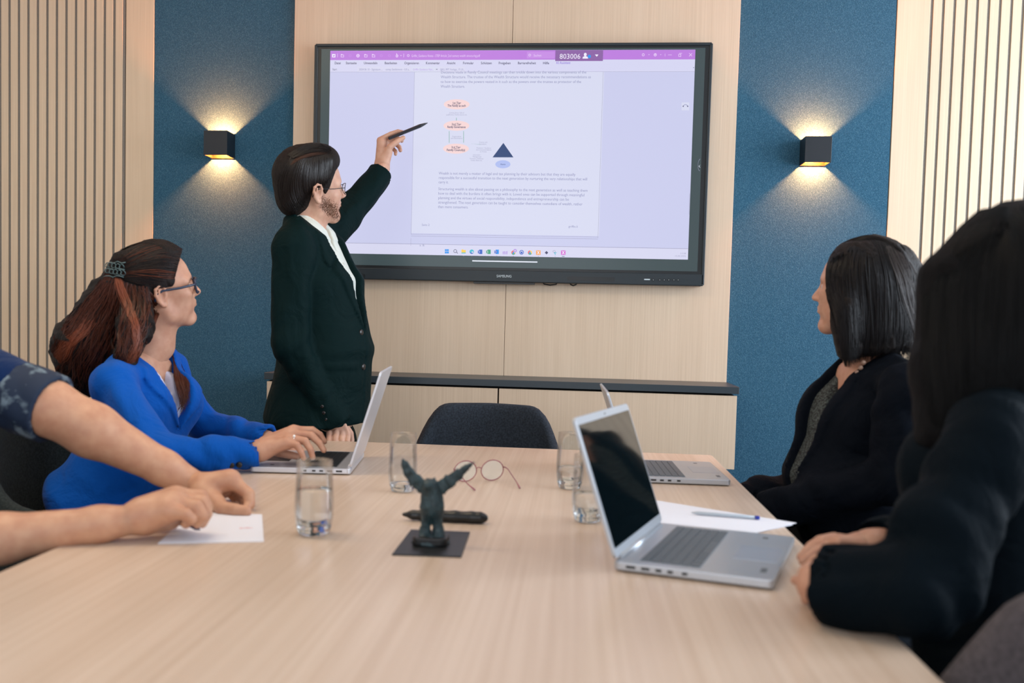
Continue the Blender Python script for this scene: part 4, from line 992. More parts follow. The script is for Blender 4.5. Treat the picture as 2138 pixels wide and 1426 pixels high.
# ================================================================== woman in the blue blazer
def blue_woman():
    cloth_mat('blazer_blue',(.002,.085,.42),.75,.25,.12,1100,.15); cloth_mat('blouse_pale',(.60,.62,.80),.8,.1,.05)
    e=empty('person',(-1.28,-1.55,0),'seated woman with auburn curls, dark glasses and bright blue blazer, typing on a laptop','person')
    sc=1.04; HO=P(326,604,-1.5); az,pt,rl=R(35),R(13),R(14)
    f=W(math.cos(az)*math.cos(pt),math.sin(az)*math.cos(pt),math.sin(pt)); Hf=Frame(HO,f,W(0,-math.sin(rl),math.cos(rl)))
    neckc=P(298,722,-1.50); TF=Frame(P(298,730,-1.50),dirv(-14),W(0,0,1)); 
    hip=W(-1.36,-1.56,.57)
    C=[P(300,795,-1.51),P(287,900,-1.53),P(240,1030,-1.55),hip+W(.0,0,.02)]
    wd=[(.150,.092),(.150,.115),(.165,.145),(.19,.165)]
    shR=P(236,808,-1.72); elR=PZ(335,948,.803); wrR=PZ(541,946,.800); shL=P(352,775,-1.33); elL=P(425,885,-1.24); wrL=P(562,917,-1.33)
    cb=float((P(392,905,-1.6)-TF.o)@TF.u)
    tr,sl=blazer(e,'blazer','blazer_blue',TF,C,wd,[(shR,elR,wrR),(shL,elL,wrL)],neckc,cb,.088,.0062,.07,.006,3,True,0.,('blouse','blouse_pale'),(.060,.050,.040))
    for k_ in range(2): button(e,surf_at(sl[0],.03,wrR+W(-.035-.018*k_,-.1,-.025),(0,1,0)),(0,-1,-.2),.008)
    legs_seated(e,hip,dirv(8),np.cross([0,0,1],dirv(8)),'trouser_dark')
    hp=Hf.tf(head_prims(True),sc); ears=Hf.tf(ear_prims(-1)+ear_prims(1),sc)
    tr2=[('c',Hf(-.03,0,-.07),neckc-W(0,0,.05),.050,.056,{'k':.03})]
    hid=[('s',neckc-W(0,0,.05),C[1],(.12,.06),(.12,.08),TF.l,.3),('s',C[1],hip,(.12,.08),(.14,.10),TF.l,.3)]+[('c',a,b,.04,.034) for a,b in ((shR,elR),(shL,elL))]+[('c',elR,wrR,.034,.027),('c',elL,wrL,.034,.027)]
    # right hand typing: little finger nearest the camera
    y0=wrR[1]; q=lambda x,y,d=0.: P(x,y,y0+d)
    wr=q(545,940); palm=[('c',q(525,945),wr,.027,.027),('c',wr,q(598,914,.03),.027,.020),('c',wr,q(597,925,0.),.025,.018),('c',q(555,928,.03),q(612,901,.05),.024,.018)]
    fg=[finger([q(597,925,.0),q(620,929,-.012),q(629,944,-.012),q(634,957,-.010)],[.0115,.0095,.0082,.0070]),
        finger([q(602,914,.018),q(637,921,.010),q(648,938,.008),q(653,955,.010)],[.012,.0105,.009,.0078]),
        finger([q(608,905,.038),q(650,909,.038),q(667,925,.036),q(676,940,.036)],[.012,.0108,.0092,.008]),
        finger([q(614,898,.055),q(652,898,.062),q(668,908,.064),q(677,922,.064)],[.0115,.0103,.009,.008]),
        finger([q(562,938,.045),q(585,945,.055),q(605,950,.058),q(622,953,.058)],[.014,.0122,.0105,.009])]
    hR=hand_part(fg,palm,.0025,.010)
    hL=relaxed_hand(wrL+W(.005,0,-.004),W(1,-.25,-.15),W(0,0,1),1,.92,.55)
    body_join(e,'skin_warm',[(hp+ears+tr2,.015,.0028),(hid,.03,.011)],[hR,hL])
    # ring
    a=q(616,917,.015); bm=bmesh.new(); tube(bm,[a+W(0,.0115*math.cos(t),.0115*math.sin(t)) for t in np.linspace(0,2*math.pi,15)],.0015,6,False); r_=wparent(obj('ring',bm,'ring_metal',smooth=True),e)
    bm=bmesh.new(); bmesh.ops.create_icosphere(bm,subdivisions=2,radius=.004); bmesh.ops.translate(bm,verts=bm.verts,vec=a+W(0,-.009,.009)); wparent(obj('ring_stone',bm,'ring_stone',smooth=True),e)
    head_detail(e,Hf,sc); spectacles(e,Hf,sc,m='frame_navy',rim=.0031,square=True)
    # hair
    hb=Hf.tf([('e',(-.018,0,.038),(.112,.086,.096)),('e',(-.085,0,.0),(.062,.066,.062),{'k':.03}),('e',(.028,0,.085),(.060,.060,.040),{'k':.03})],sc)
    y=-1.5
    fall=[('c',P(262,585,y),P(232,640,y-.03),.062,.074),('c',P(232,640,y-.03),P(178,725,y-.05),.078,.088),('c',P(178,725,y-.05),P(168,790,y-.07),.090,.062),
          ('c',P(290,612,y-.08),P(282,680,y-.11),.032,.044),('c',P(285,680,y-.12),P(262,745,y-.16),.046,.034)]
    def cut(g,F):
        a,b,c=[v/F32(sc) for v in Hf.local(g)]
        zl=np.interp(a,[-.14,-.05,-.03,-.005,.012,.035,.05,.062,.075],[-.13,-.13,-.02,.020,.022,.026,.055,.082,.10]).astype(F32)
        return smax(F,(zl-c)*.7,.004)
    g=Grid(*bounds(hb+fall,.015),.0045); Fh=cut(g,field(g,hb,.02)); Fh=smin(Fh,field(g,fall,.03),.02); Fh=folds(g,Fh,.009,70,5,(.6,.2,1))
    wparent(obj('hair',mesh_of([(g,Fh)],'hair',1),'hair_base'),e)
    rs=np.random.RandomState(4); S=[]; S2=[]; S3=[]
    TOPG=[[(366,488),(330,483),(280,492),(238,535)],[(380,497),(340,493),(285,503),(238,545)],[(382,510),(345,506),(290,520),(240,552)],[(377,530),(345,524),(300,535),(243,558)],[(371,553),(342,548),(300,552),(246,566)],[(365,577),(340,575),(300,572),(250,572)],[(356,599),(330,600),(295,592),(252,578)]]
    def add(L_,gd,n,base,m=16,**k_): L_.append((px_strands(gd,n,m,base,.02,t0=2.0,**k_),rs.uniform(.0006,.0013,n)))
    add(S,TOPG,1500,hb+fall,lift=(-.001,.005),jit=2.5,wave=2.5,wf=1.2,seed=2,locks=9,clump=.5)
    add(S2,TOPG,110,hb+fall,lift=(.001,.006),jit=2.5,wave=3,wf=1.2,seed=22,locks=9,clump=.5); S0=[]; add(S0,TOPG,1300,hb+fall,lift=(0,.005),jit=3,wave=2.5,wf=1.2,seed=23,locks=9,clump=.5)
    add(S,[[(372,487),(350,478),(300,480),(262,495)],[(300,482),(262,490),(235,515),(215,548)]],90,hb+fall,lift=(0,.02),jit=4,wave=2,seed=12,shorten=.4)
    long=[[(222,570),(182,622),(132,678),(98,726),(72,772)],[(228,575),(196,630),(150,690),(112,738),(86,775)],[(236,580),(205,640),(168,700),(138,762),(118,812)],[(246,585),(228,650),(203,720),(182,780),(186,835)],[(262,590),(252,650),(238,710),(232,765),(212,800)],[(285,598),(290,650),(273,700),(282,742),(252,778)],[(306,600),(322,648),(308,700),(300,735),(264,778)]]
    add(S,long,700,hb+fall,m=22,lift=(-.002,.010),jit=4,wave=11,wf=3.,seed=6,shorten=.3,locks=7,clump=.75)
    add(S0,long,900,hb+fall,m=22,lift=(-.001,.010),jit=4,wave=11,wf=3.,seed=26,shorten=.3,locks=7,clump=.75)
    add(S2,long,900,hb+fall,m=22,lift=(.001,.012),jit=4,wave=11,wf=3.,seed=7,shorten=.3,locks=7,clump=.8)
    add(S2,[[(296,600),(322,640),(330,680),(300,708)],[(310,606),(338,645),(342,690),(305,722)]],60,hb+fall,lift=(.001,.010),jit=5,wave=3,wf=1.5,seed=17,shorten=.3)
    add(S3,[[(240,580),(256,635),(280,685),(278,730),(252,778)],[(254,585),(272,640),(292,690),(288,735),(262,778)]],330,hb+fall,m=22,lift=(.004,.012),jit=4,wave=7,wf=2.2,seed=8,shorten=.3,locks=4,clump=.8)
    add(S3,[[(200,640),(150,700),(112,740),(90,768)],[(210,660),(160,715),(125,755),(100,790)]],330,hb+fall,m=22,lift=(.004,.012),jit=5,wave=9,wf=2.6,seed=9,shorten=.3,locks=4,clump=.8)
    hair_obj('hair_strands',S,'hair_brown',e); hair_obj('hair_strands',S0,'hair_black',e); tag(hair_obj('hair_strands',S2,'hair_auburn',e),'auburn curls falling down the back'); tag(hair_obj('hair_strands',S3,'hair_red',e),'lighter copper curls')
    S4=[]; add(S4,[[(345,702),(362,745),(368,800),(378,850),(372,870)],[(352,706),(378,760),(392,800),(398,840)]],150,tr,m=20,lift=(.004,.014),jit=4,wave=4,wf=2.2,seed=19,shorten=.3); hair_obj('hair_strands',S4,'hair_auburn',e)
    # lacy hair clip
    bm=bmesh.new(); q_=np.random.RandomState(3)
    for i in range(5):
        for j in range(2):
            c=drape(np.array([222.+i*8+j*3]),np.array([552.+j*13+i*1.2]),hb+fall,.02,.006,t0=2.0)[0]
            rr=.0068; tube(bm,[c+W(rr*math.cos(t),-.003*math.sin(2*t),rr*math.sin(t)) for t in np.linspace(0,2*math.pi,11)],.0014,5,False)
    for j,yy in enumerate((548,562,577)):
        X_=np.linspace(214,262-j*2,7); tube(bm,list(drape(X_,np.full(7,float(yy))+2*np.sin(X_*.3),hb+fall,.02,.007,t0=2.0)),.0018,5)
    wparent(obj('hair_clip',bm,'clip_grey',smooth=True),e)
mat('ring_metal',(.75,.72,.68),.2,1); mat('ring_stone',(.9,.88,.86),.1); mat('frame_navy',(.02,.035,.07),.25); mat('clip_grey',(.07,.12,.13),.35)
blue_woman()
# ================================================================== man at the left edge, forearms on the table
def left_man():
    m=noise_mat('cuff_print',(.004,.016,.045),(.16,.22,.27),(30,30,30),.8,.1,4,.54,.66); cloth_mat('tee_navy',(.003,.020,.085),.8,.3)
    e=empty('person',(-1.48,-2.45,0),'person at the left edge, navy top with printed cuffs, bare forearms on table','person')
    hip=W(-1.52,-2.43,.57); neckc=W(-1.47,-2.45,1.10); C=[W(-1.47,-2.44,1.02),W(-1.49,-2.43,.85),hip]; TF=Frame(neckc,(1,.05,0)); lv=TF.l
    elA=P(100,850,-2.30); wrA=P(402,1008,-2.19); shA=P(-120,770,-2.27)
    wrB=P(268,1086,-2.545); elB=P(-150,1146,-2.66); shB=W(-1.40,-2.64,1.0)
    cA=elA+(elA-shA)/np.linalg.norm(elA-shA)*.012
    Hf=Frame(W(-1.44,-2.45,1.27),dirv(15)); sc=1.03
    hp=Hf.tf(head_prims()+ear_prims(-1)+ear_prims(1),sc)
    # top
    pr=[('s',C[0],C[1],(.17,.10),(.17,.115),lv,.3),('s',C[1],C[2],(.17,.115),(.18,.13),lv,.3),('c',neckc-W(0,0,.03),shA,.06,.066,{'k':.05}),('c',neckc-W(0,0,.03),shB,.06,.066,{'k':.05}),
        ('c',shA,elA,.080,.071,{'k':.03}),('c',shB,shB+(elB-shB)*.55,.074,.062,{'k':.03})]
    def cut(end,start,F,g,t0=0.,t1=None):
        d=(end-start)/np.linalg.norm(end-start); X,Y,Z=XYZ(g); t=(X-F32(end[0]))*F32(d[0])+(Y-F32(end[1]))*F32(d[1])+(Z-F32(end[2]))*F32(d[2]); r=np.sqrt((X-F32(end[0]))**2+(Y-F32(end[1]))**2+(Z-F32(end[2]))**2); return t,r
    def post(g,F):
        t,r=cut(elA,shA,F,g); F=smax(F,np.minimum(t+.055,.16-r),.004)
        t,r=cut(shB+(elB-shB)*.5,shB,F,g); F=smax(F,np.minimum(t,.12-r),.004)
        return smax(F,TF.local(g)[2]-.02,.004)
    sdf_obj('top',pr,.008,'tee_navy',e,.04,1,(.008,24,3,(2,1,1.5)),post)
    def post2(g,F):
        t,r=cut(elA,shA,F,g); F=smax(F,np.maximum(t-.012,-.075-t),.004); rr=np.sqrt(np.maximum(r*r-t*t,0)); return smax(F,-np.maximum(rr-.060,-t-.01),.003)
    sdf_obj('printed_cuff',[('c',shA+(elA-shA)*.6,elA+(elA-shA)*.1,.079,.073)],.005,'cuff_print',e,.02,1,(.007,30,8,(2,1,1.5)),post2)
    legs_seated(e,hip,W(1,0,0),W(0,1,0),'trouser_dark')
    # bare arms, one continuous surface each down to the fingers
    h1=W(-.03,0,.0)
    A=[('c',shA,elA,.055,.056),('c',elA,elA+(wrA-elA)*.30,.057,.0555,{'k':.02}),('c',elA+(wrA-elA)*.30,elA+(wrA-elA)*.8,.0555,.036,{'k':.02}),('c',elA+(wrA-elA)*.8,wrA,.036,.029,{'k':.02})]
    B=[('c',shB,elB,.055,.048),('c',elB,elB+(wrB-elB)*.35,.045,.043,{'k':.02}),('c',elB+(wrB-elB)*.35,elB+(wrB-elB)*.85,.043,.031,{'k':.02}),('c',elB+(wrB-elB)*.85,wrB,.031,.028,{'k':.02})]
    qa=lambda x,y,d=0.: P(x,y,-2.21+d)
    palm=[('c',wrA,qa(430,1018),.029,.027),('c',qa(430,1016),qa(480,1002,.0),.030,.024),('c',qa(432,1026),qa(478,1014,.04),.028,.023),('c',qa(425,1030,-.02),qa(452,1050,-.035),.025,.019)]
    fa=[finger([qa(482,1002,-.0),qa(519,1032,-.01),qa(521,1053,-.02),qa(512,1063,-.035)],[.0155,.0135,.0115,.0095]),
        finger([qa(486,1006,.03),qa(520,1040,.03),qa(516,1060,.015),qa(506,1066,.0)],[.0140,.0122,.0105,.009]),
        finger([qa(482,1014,.06),qa(512,1046,.06),qa(508,1062,.04),qa(498,1066,.025)],[.0135,.0118,.010,.0088]),
        finger([qa(475,1022,.08),qa(500,1048,.085),qa(497,1060,.065),qa(490,1064,.05)],[.012,.0105,.009,.008]),
        finger([qa(444,1046,-.035),qa(466,1062,-.060),qa(492,1065,-.070),qa(514,1068,-.070)],[.017,.0155,.0135,.0115])]
    hA=hand_part(fa,palm,.0028,.010)
    qb=lambda x,y,d=0.: P(x,y,-2.53+d)
    palm=[('c',wrB,qb(300,1080),.028,.029),('c',qb(298,1072),qb(366,1040,.05),.030,.024),('c',qb(302,1082),qb(350,1066),.029,.026),('c',qb(300,1076),qb(362,1050,.02),.030,.026),('c',qb(318,1085,.02),qb(355,1085,.03),.024,.020)]
    fb=[finger([qb(372,1036,.065),qb(420,1036,.065),qb(432,1058,.055),qb(428,1080,.04)],[.0150,.0130,.0115,.0095]),
        finger([qb(368,1042,.042),qb(422,1048,.040),qb(431,1072,.032),qb(422,1092,.022)],[.0152,.0132,.0115,.0098]),
        finger([qb(362,1052,.018),qb(410,1058,.012),qb(424,1078,.008),qb(412,1093,.008)],[.0150,.0128,.011,.0095]),
        finger([qb(350,1066,-.005),qb(388,1074,-.012),qb(400,1084,-.008),qb(388,1094,.0)],[.0145,.012,.0105,.009]),
        finger([qb(335,1072,.07),qb(365,1080,.085),qb(390,1088,.075),qb(408,1092,.05)],[.016,.014,.012,.010])]
    hB=hand_part(fb,palm,.0028,.010)
    tr=[('c',Hf(-.03,0,-.07),neckc-W(0,0,.05),.056,.06),('s',neckc-W(0,0,.05),C[1],(.12,.06),(.13,.09),lv,.3),('s',C[1],hip,(.13,.09),(.14,.10),lv,.3)]
    body_join(e,'skin_tan',[(hp,.015,.004),(tr,.03,.012),(A,.02,.004),(B,.02,.004)],[hA,hB])
    head_detail(e,Hf,sc)
    hb=Hf.tf([('e',(-.020,0,.040),(.104,.082,.088)),('e',(-.055,0,-.015),(.055,.064,.060),{'k':.03})],sc)
    def hc(g,F):
        a,b,c=[v/F32(sc) for v in Hf.local(g)]; zl=np.interp(a,[-.12,-.05,-.022,.008,.034,.062,.085],[-.08,-.08,.015,.02,.02,.065,.085]).astype(F32); return smax(F,(zl-c)*.7,.004)
    sdf_obj('hair',hb,.005,'hair_dark',e,.02,1,(.003,140,6),hc)
    a,b_=P(417,1106,-2.505),P(352,1070,-2.44); bm=bmesh.new(); dv=b_-a; tube(bm,[a,a+dv*.08,a+dv*.1,a+dv*.5,a+dv*1.25],[.0015,.0035,.0052,.0052,.0045],8); tag(obj('ballpoint_pen',bm,'pen_blue',smooth=True),'dark blue pen held over the white note card at the left','pen')
mat('pen_blue',(.004,.01,.09),.3)
left_man()
# ================================================================== woman in black on the right, by the wall lamp
def right_woman():
    cloth_mat('blazer_black',(.0035,.0055,.010),.75,.10,.3,1100,.15); noise_mat('lace_black',(.006,.007,.007),(.07,.085,.08),(230,230,230),.8,.3,3,.45,.6)
    e=empty('person',(.84,-1.62,0),'seated woman with dark shoulder-length hair and black blazer, facing the screen, right of the table','person')
    sc=1.03; HO=P(1797,604,-1.60); Hf=Frame(HO,W(*dirv(147)[:2],.06),W(0,0,1))
    neckc=P(1818,742,-1.60); TF=Frame(P(1818,750,-1.60),dirv(194)); hip=W(.84,-1.60,.57)
    C=[P(1822,810,-1.61),P(1798,905,-1.60),P(1770,1010,-1.60),hip+W(0,0,.02)]; wd=[(.155,.098),(.165,.135),(.175,.170),(.20,.19)]
    shL=P(1893,815,-1.84); elL=P(1868,1005,-1.86); wrL=P(1600,1066,-1.62); shR=P(1795,800,-1.38); elR=P(1735,1000,-1.36); wrR=P(1548,1046,-1.48)
    cb=float((P(1660,985,-1.65)-TF.o)@TF.u)
    tr,sl=blazer(e,'blazer','blazer_black',TF,C,wd,[(shL,elL,wrL),(shR,elR,wrR)],neckc,cb,.040,.0068,.05,.007,23,True,.026,('lace_top','lace_black'),(.068,.058,.045))
    legs_seated(e,hip,dirv(175),np.cross([0,0,1],dirv(175)),'trouser_dark')
    hp=Hf.tf(head_prims(True)+ear_prims(-1)+ear_prims(1),sc); nk=[('c',Hf(-.03,0,-.07),neckc-W(0,0,.05),.050,.058,{'k':.03})]
    hid=[('s',neckc-W(0,0,.05),C[1],(.12,.07),(.12,.08),TF.l,.3),('s',C[1],hip,(.12,.08),(.14,.10),TF.l,.3)]+[('c',a,b,.04,.034) for a,b in ((shR,elR),(shL,elL),(elL,wrL),(elR,wrR))]
    h1=relaxed_hand(wrL,W(-1,.25,-.25),W(0,0,1),1,.92,.5); h2=relaxed_hand(wrR,W(-1,-.4,-.3),W(0,0,1),-1,.92,.5)
    body_join(e,'skin_warm',[(hp+nk,.015,.003),(hid,.03,.012)],[h1,h2]); head_detail(e,Hf,sc)
    hb=Hf.tf([('e',(-.022,0,.036),(.116,.098,.100)),('e',(-.07,0,-.01),(.07,.085,.08),{'k':.03})],sc)
    y=-1.6; cur=[('s',P(1822,600,y-.02),P(1838,720,y-.03),(.118,.098),(.108,.092),W(1,0,0),.3,{'k':.03}),('c',P(1772,640,y-.085),P(1775,752,y-.10),.030,.018,{'k':.03})]
    def cut(g,F):
        a,b,c=[v/F32(sc) for v in Hf.local(g)]
        F=smax(F,np.minimum(np.minimum(a-(.062+.20*np.clip(c,0,.1)-.25*np.clip(-c-.01,0,.05)),.074-np.abs(b)),.085-c),.004)
        return smax(F,-(c+.175+ .35*np.clip(a+.02,-.1,.1)),.01)
    g=Grid(*bounds(hb+cur,.015),.0045); Fh=folds(g,cut(g,field(g,hb+cur,.02)),.006,85,15,(1.,.1,.25)); wparent(obj('hair',mesh_of([(g,Fh)],'hair',1),'hair_base'),e)
    rs=np.random.RandomState(4); S=[];S2=[]
    def add(L_,gd,n,base,m=16,**k_): L_.append((px_strands(gd,n,m,base,.02,t0=1.9,**k_),rs.uniform(.0006,.0013,n)))
    G=[[(1742,512),(1724,560),(1728,625),(1755,690),(1757,772)],[(1768,505),(1752,570),(1762,650),(1775,760)],[(1798,502),(1792,570),(1802,660),(1800,752)],[(1828,502),(1845,570),(1850,660),(1842,750)],[(1852,506),(1882,570),(1890,660),(1880,752)],[(1872,514),(1912,590),(1919,670),(1912,752)]]
    add(S,G,1700,hb+cur,lift=(-.001,.006),jit=3,wave=4,wf=1.6,seed=3,locks=8,clump=.6)
    add(S,[[(1752,507),(1790,488),(1840,488),(1890,520)],[(1745,512),(1785,500),(1840,498),(1885,528)]],300,hb+cur,lift=(-.001,.006),jit=2.5,wave=1,seed=5)
    add(S2,[[(1850,515),(1868,570),(1885,630),(1915,700),(1915,745)],[(1868,512),(1895,560),(1908,620),(1922,680),(1918,740)],[(1878,520),(1914,575),(1922,640),(1924,700)]],300,hb+cur,lift=(.001,.008),jit=4,wave=5,wf=1.6,seed=8,locks=7,clump=.7)
    hair_obj('hair_strands',S,'hair_black',e); tag(hair_obj('hair_strands',S2,'hair_grey',e),'lighter brownish strands at the back')
    mat('bead',(.45,.28,.2),.4)
    for (x,y_) in ((1803,757),(1797,768),(1790,778)):
        c=drape(np.array([float(x)]),np.array([float(y_)]),tr,.04,.004,t0=1.9)[0]; bm=bmesh.new(); bmesh.ops.create_icosphere(bm,subdivisions=2,radius=.006); bmesh.ops.translate(bm,verts=bm.verts,vec=c); wparent(obj('necklace_bead',bm,'bead',smooth=True),e)
right_woman()
# ================================================================== woman close to the camera on the right
def near_woman():
    noise_mat('hair_base_black',(.0015,.0015,.002),(.004,.004,.005),(320,320,14),.7,.9,3,.3,.7,.004); M['hair_base_black'].node_tree.nodes['Principled BSDF'].inputs['Specular IOR Level'].default_value=.1
    hair_mat('hair_jet',(.0025,.0025,.003),.5,.15)
    cloth_mat('jacket_navy',(.0016,.0050,.0085),.75,.12,.3,1100,.15)
    e=empty('person',(.76,-2.66,0),'person nearest the camera at right with long straight black hair and dark navy jacket','person')
    sc=1.0; HO=P(2106,606,-2.60); Hf=Frame(HO,dirv(128)); neckc=P(2112,795,-2.60); TF=Frame(P(2112,800,-2.60),dirv(142)); hip=W(.72,-2.74,.57)
    C=[P(2110,890,-2.62),P(2105,1040,-2.63),P(2085,1180,-2.64),hip+W(0,0,.02)]; wd=[(.155,.095),(.160,.120),(.165,.140),(.19,.17)]
    shL=P(2068,935,-2.79); elL=PZ(1912,1232,.818); wrL=PZ(1712,1218,.803); shR=P(2180,880,-2.42); elR=P(2075,1140,-2.30); wrR=PZ(1818,1146,.800)
    cb=-.34
    tr,sl=blazer(e,'jacket','jacket_navy',TF,C,wd,[(shL,elL,wrL),(shR,elR,wrR)],neckc,cb,.05,.0068,.05,.007,33,True,.0,('top','lace_black'),(.067,.064,.053))
    legs_seated(e,hip,dirv(140),np.cross([0,0,1],dirv(140)),'trouser_dark')
    hp=Hf.tf(head_prims(True)+ear_prims(-1)+ear_prims(1),sc); nk=[('c',Hf(-.03,0,-.07),neckc-W(0,0,.05),.050,.058,{'k':.03})]
    hid=[('s',neckc-W(0,0,.05),C[1],(.12,.07),(.12,.08),TF.l,.3),('s',C[1],hip,(.12,.08),(.14,.10),TF.l,.3)]+[('c',a,b,.042,.036) for a,b in ((shR,elR),(shL,elL),(elL,wrL),(elR,wrR))]
    # right hand at the laptop edge: back of hand up, fingers reaching left
    y0=wrR[1]; q=lambda x,y,d=0.: P(x,y,y0+d)
    palm=[('c',wrR+W(.04,.01,0),q(1800,1142),.026,.026),('s',q(1795,1142),q(1742,1132,.0),(.030,.017),(.036,.015),W(0,1,-.25),.5)]
    fr_=[finger([q(1742,1124,.03),q(1712,1129,.035),q(1694,1140,.035),q(1682,1150,.035)],[.0105,.0095,.0085,.0075]),
        finger([q(1740,1132,.01),q(1704,1139,.012),q(1684,1152,.012),q(1672,1163,.012)],[.0108,.0097,.0086,.0076]),
        finger([q(1742,1142,-.012),q(1706,1150,-.012),q(1688,1162,-.012),q(1676,1172,-.012)],[.0105,.0095,.0085,.0075]),
        finger([q(1748,1152,-.03),q(1718,1160,-.032),q(1700,1168,-.032),q(1690,1176,-.032)],[.0095,.0085,.0076,.0068]),
        finger([q(1780,1134,.03),q(1752,1128,.055),q(1730,1130,.065),q(1708,1136,.068)],[.014,.012,.0105,.009])]
    hR=hand_part(fr_,palm,.0028,.008)
    hL=relaxed_hand(wrL+W(.045,.0,.004),W(-.25,1,.03),W(0,0,1),-1,.85,.9)
    body_join(e,'skin_warm',[(hp+nk,.015,.004),(hid,.03,.012)],[hR,hL]); head_detail(e,Hf,sc)
    hb=Hf.tf([('e',(-.020,0,.035),(.120,.112,.106)),('e',(-.07,0,-.01),(.08,.10,.09),{'k':.03}),('s',(-.065,0,-.02),(-.085,0,-.27),(.108,.062),(.100,.045),(0,1,0),.3,{'k':.04})],sc)
    y=-2.6; cur=[('s',P(2085,600,y-.01),P(2050,790,y-.03),(.122,.105),(.100,.10),W(1,0,0),.3,{'k':.03}),('s',P(2050,790,y-.03),P(2035,930,y-.08),(.105,.10),(.085,.07),W(1,0,0),.3,{'k':.03})]
    def cut(g,F):
        a,b,c=[v/F32(sc) for v in Hf.local(g)]
        return smax(F,np.minimum(np.minimum(np.minimum(a-(.066+.2*np.clip(c,0,.1)),.066-np.abs(b)),.085-c),c+.125),.004)
    g=Grid(*bounds(hb+cur,.015),.005); Fh=folds(g,cut(g,field(g,hb+cur,.02)),.003,70,25,(1.,.4,.05)); wparent(obj('hair',mesh_of([(g,Fh)],'hair',1),'hair_base_black'),e)
    rs=np.random.RandomState(4); S=[]
    G=[[(2040,440),(1965,500),(1928,600),(1926,700),(1930,800),(1945,880)],[(2070,435),(1995,500),(1965,600),(1960,720),(1965,830),(1975,900)],[(2090,433),(2040,500),(2015,600),(2010,720),(2010,860)],[(2105,432),(2080,500),(2065,600),(2060,720),(2055,850)],[(2115,432),(2120,500),(2118,600),(2112,720),(2105,830)],[(2125,434),(2160,500),(2170,600),(2170,720),(2160,820)]]
    S.append((px_strands(G,2200,16,hb+cur,.02,lift=(-.001,.005),jit=3,wave=1,wf=1,seed=3,t0=1.0),rs.uniform(.0005,.0011,2200)))
    hair_obj('hair_strands',S,'hair_jet',e)
near_woman()
# ================================================================== chairs
noise_mat('fabric_navy',(.006,.010,.017),(.020,.030,.045),(160,160,160),.95,.3,4,.35,.7)
noise_mat('fabric_lit_brown',(.055,.046,.050),(.095,.080,.085),(160,160,160),.95,.3,4,.35,.7)  # purple-brown cast of the light, put into the near chair's fabric colour
noise_mat('fabric_green',(.012,.018,.018),(.030,.040,.040),(160,160,160),.95,.3,4,.35,.7)
def chair_parts(fab):
    # shell: U-shaped wrap, low arms rising to the back; local: back towards +x, sitter faces -x
    bm=bmesh.new(); nu,nv=28,7; rows=[]
    for i in range(nu+1):
        s=-1+2*i/nu; a=abs(s)
        # plan: back straight, rounded corners, arms forward
        if a<.36: px_,py_=.235+.03*(1-(a/.36)**2),.52*a
        elif a<.62: t=(a-.36)/.26*math.pi/2; px_,py_=.235-.10*(1-math.cos(t)),.187+.095*math.sin(t)
        else: t=(a-.62)/.38; px_,py_=.135-.32*t,.282-.012*t
        top=np.interp(a,[0,.36,.44,.52,.62,1],[.874,.872,.850,.765,.665,.60])
        rows.append([bm.verts.new((px_+.05*(z_ in ())+.055*max(0,(v/nv))*(1-a)*.6,math.copysign(py_,s)*(1-.14*(v/nv)*(1 if a<.55 else max(0,1-(a-.55)*5))),.43+(top-.43)*v/nv)) for v in range(nv+1) for z_ in (0,)])
    for a_,b_ in zip(rows,rows[1:]):
        for v in range(nv): bm.faces.new((a_[v],b_[v],b_[v+1],a_[v+1]))
    bmesh.ops.recalc_face_normals(bm,faces=bm.faces)
    sh=bm
    return sh
def make_chair(x,y,rz,fab,label,grp=None):
    e=empty('chair',(x,y,0),label,'chair',grp,rz)
    o=obj('backrest',chair_parts(fab),fab,parent=e,smooth=True)
    md=o.modifiers.new('s','SOLIDIFY'); md.thickness=.04; md.offset=0; md2=o.modifiers.new('u','SUBSURF'); md2.levels=md2.render_levels=1
    bm=bmesh.new(); poly(bm,rrect(-.26,.20,-.235,.235,.07,5),.395,.465); o=obj('seat',bm,fab,parent=e,bevel=.018); 
    for sx in (-1,1):
        for sy in (-1,1):
            bm=bmesh.new(); tube(bm,[(sx*.15-.02,sy*.15,.395),(sx*.22-.02,sy*.21,0)],[.014,.010],10); obj('leg',bm,'table_leg',parent=e,smooth=True)
    return e
PI=math.pi
make_chair(-.297,-1.05,PI/2,'fabric_navy','empty dark navy upholstered chair at the far end of the table','upholstered chairs round the table')
make_chair(-1.34,-1.57,PI,'fabric_green','dark chair under the woman in the blue blazer')
make_chair(-1.50,-2.44,PI,'fabric_navy','dark chair of the person at the left edge')
make_chair(.88,-1.62,0,'fabric_navy','dark chair of the woman by the right wall lamp')
make_chair(.745,-2.80,R(-97),'fabric_lit_brown','upholstered chair in the lower right corner, grey-brown cast of light painted in')
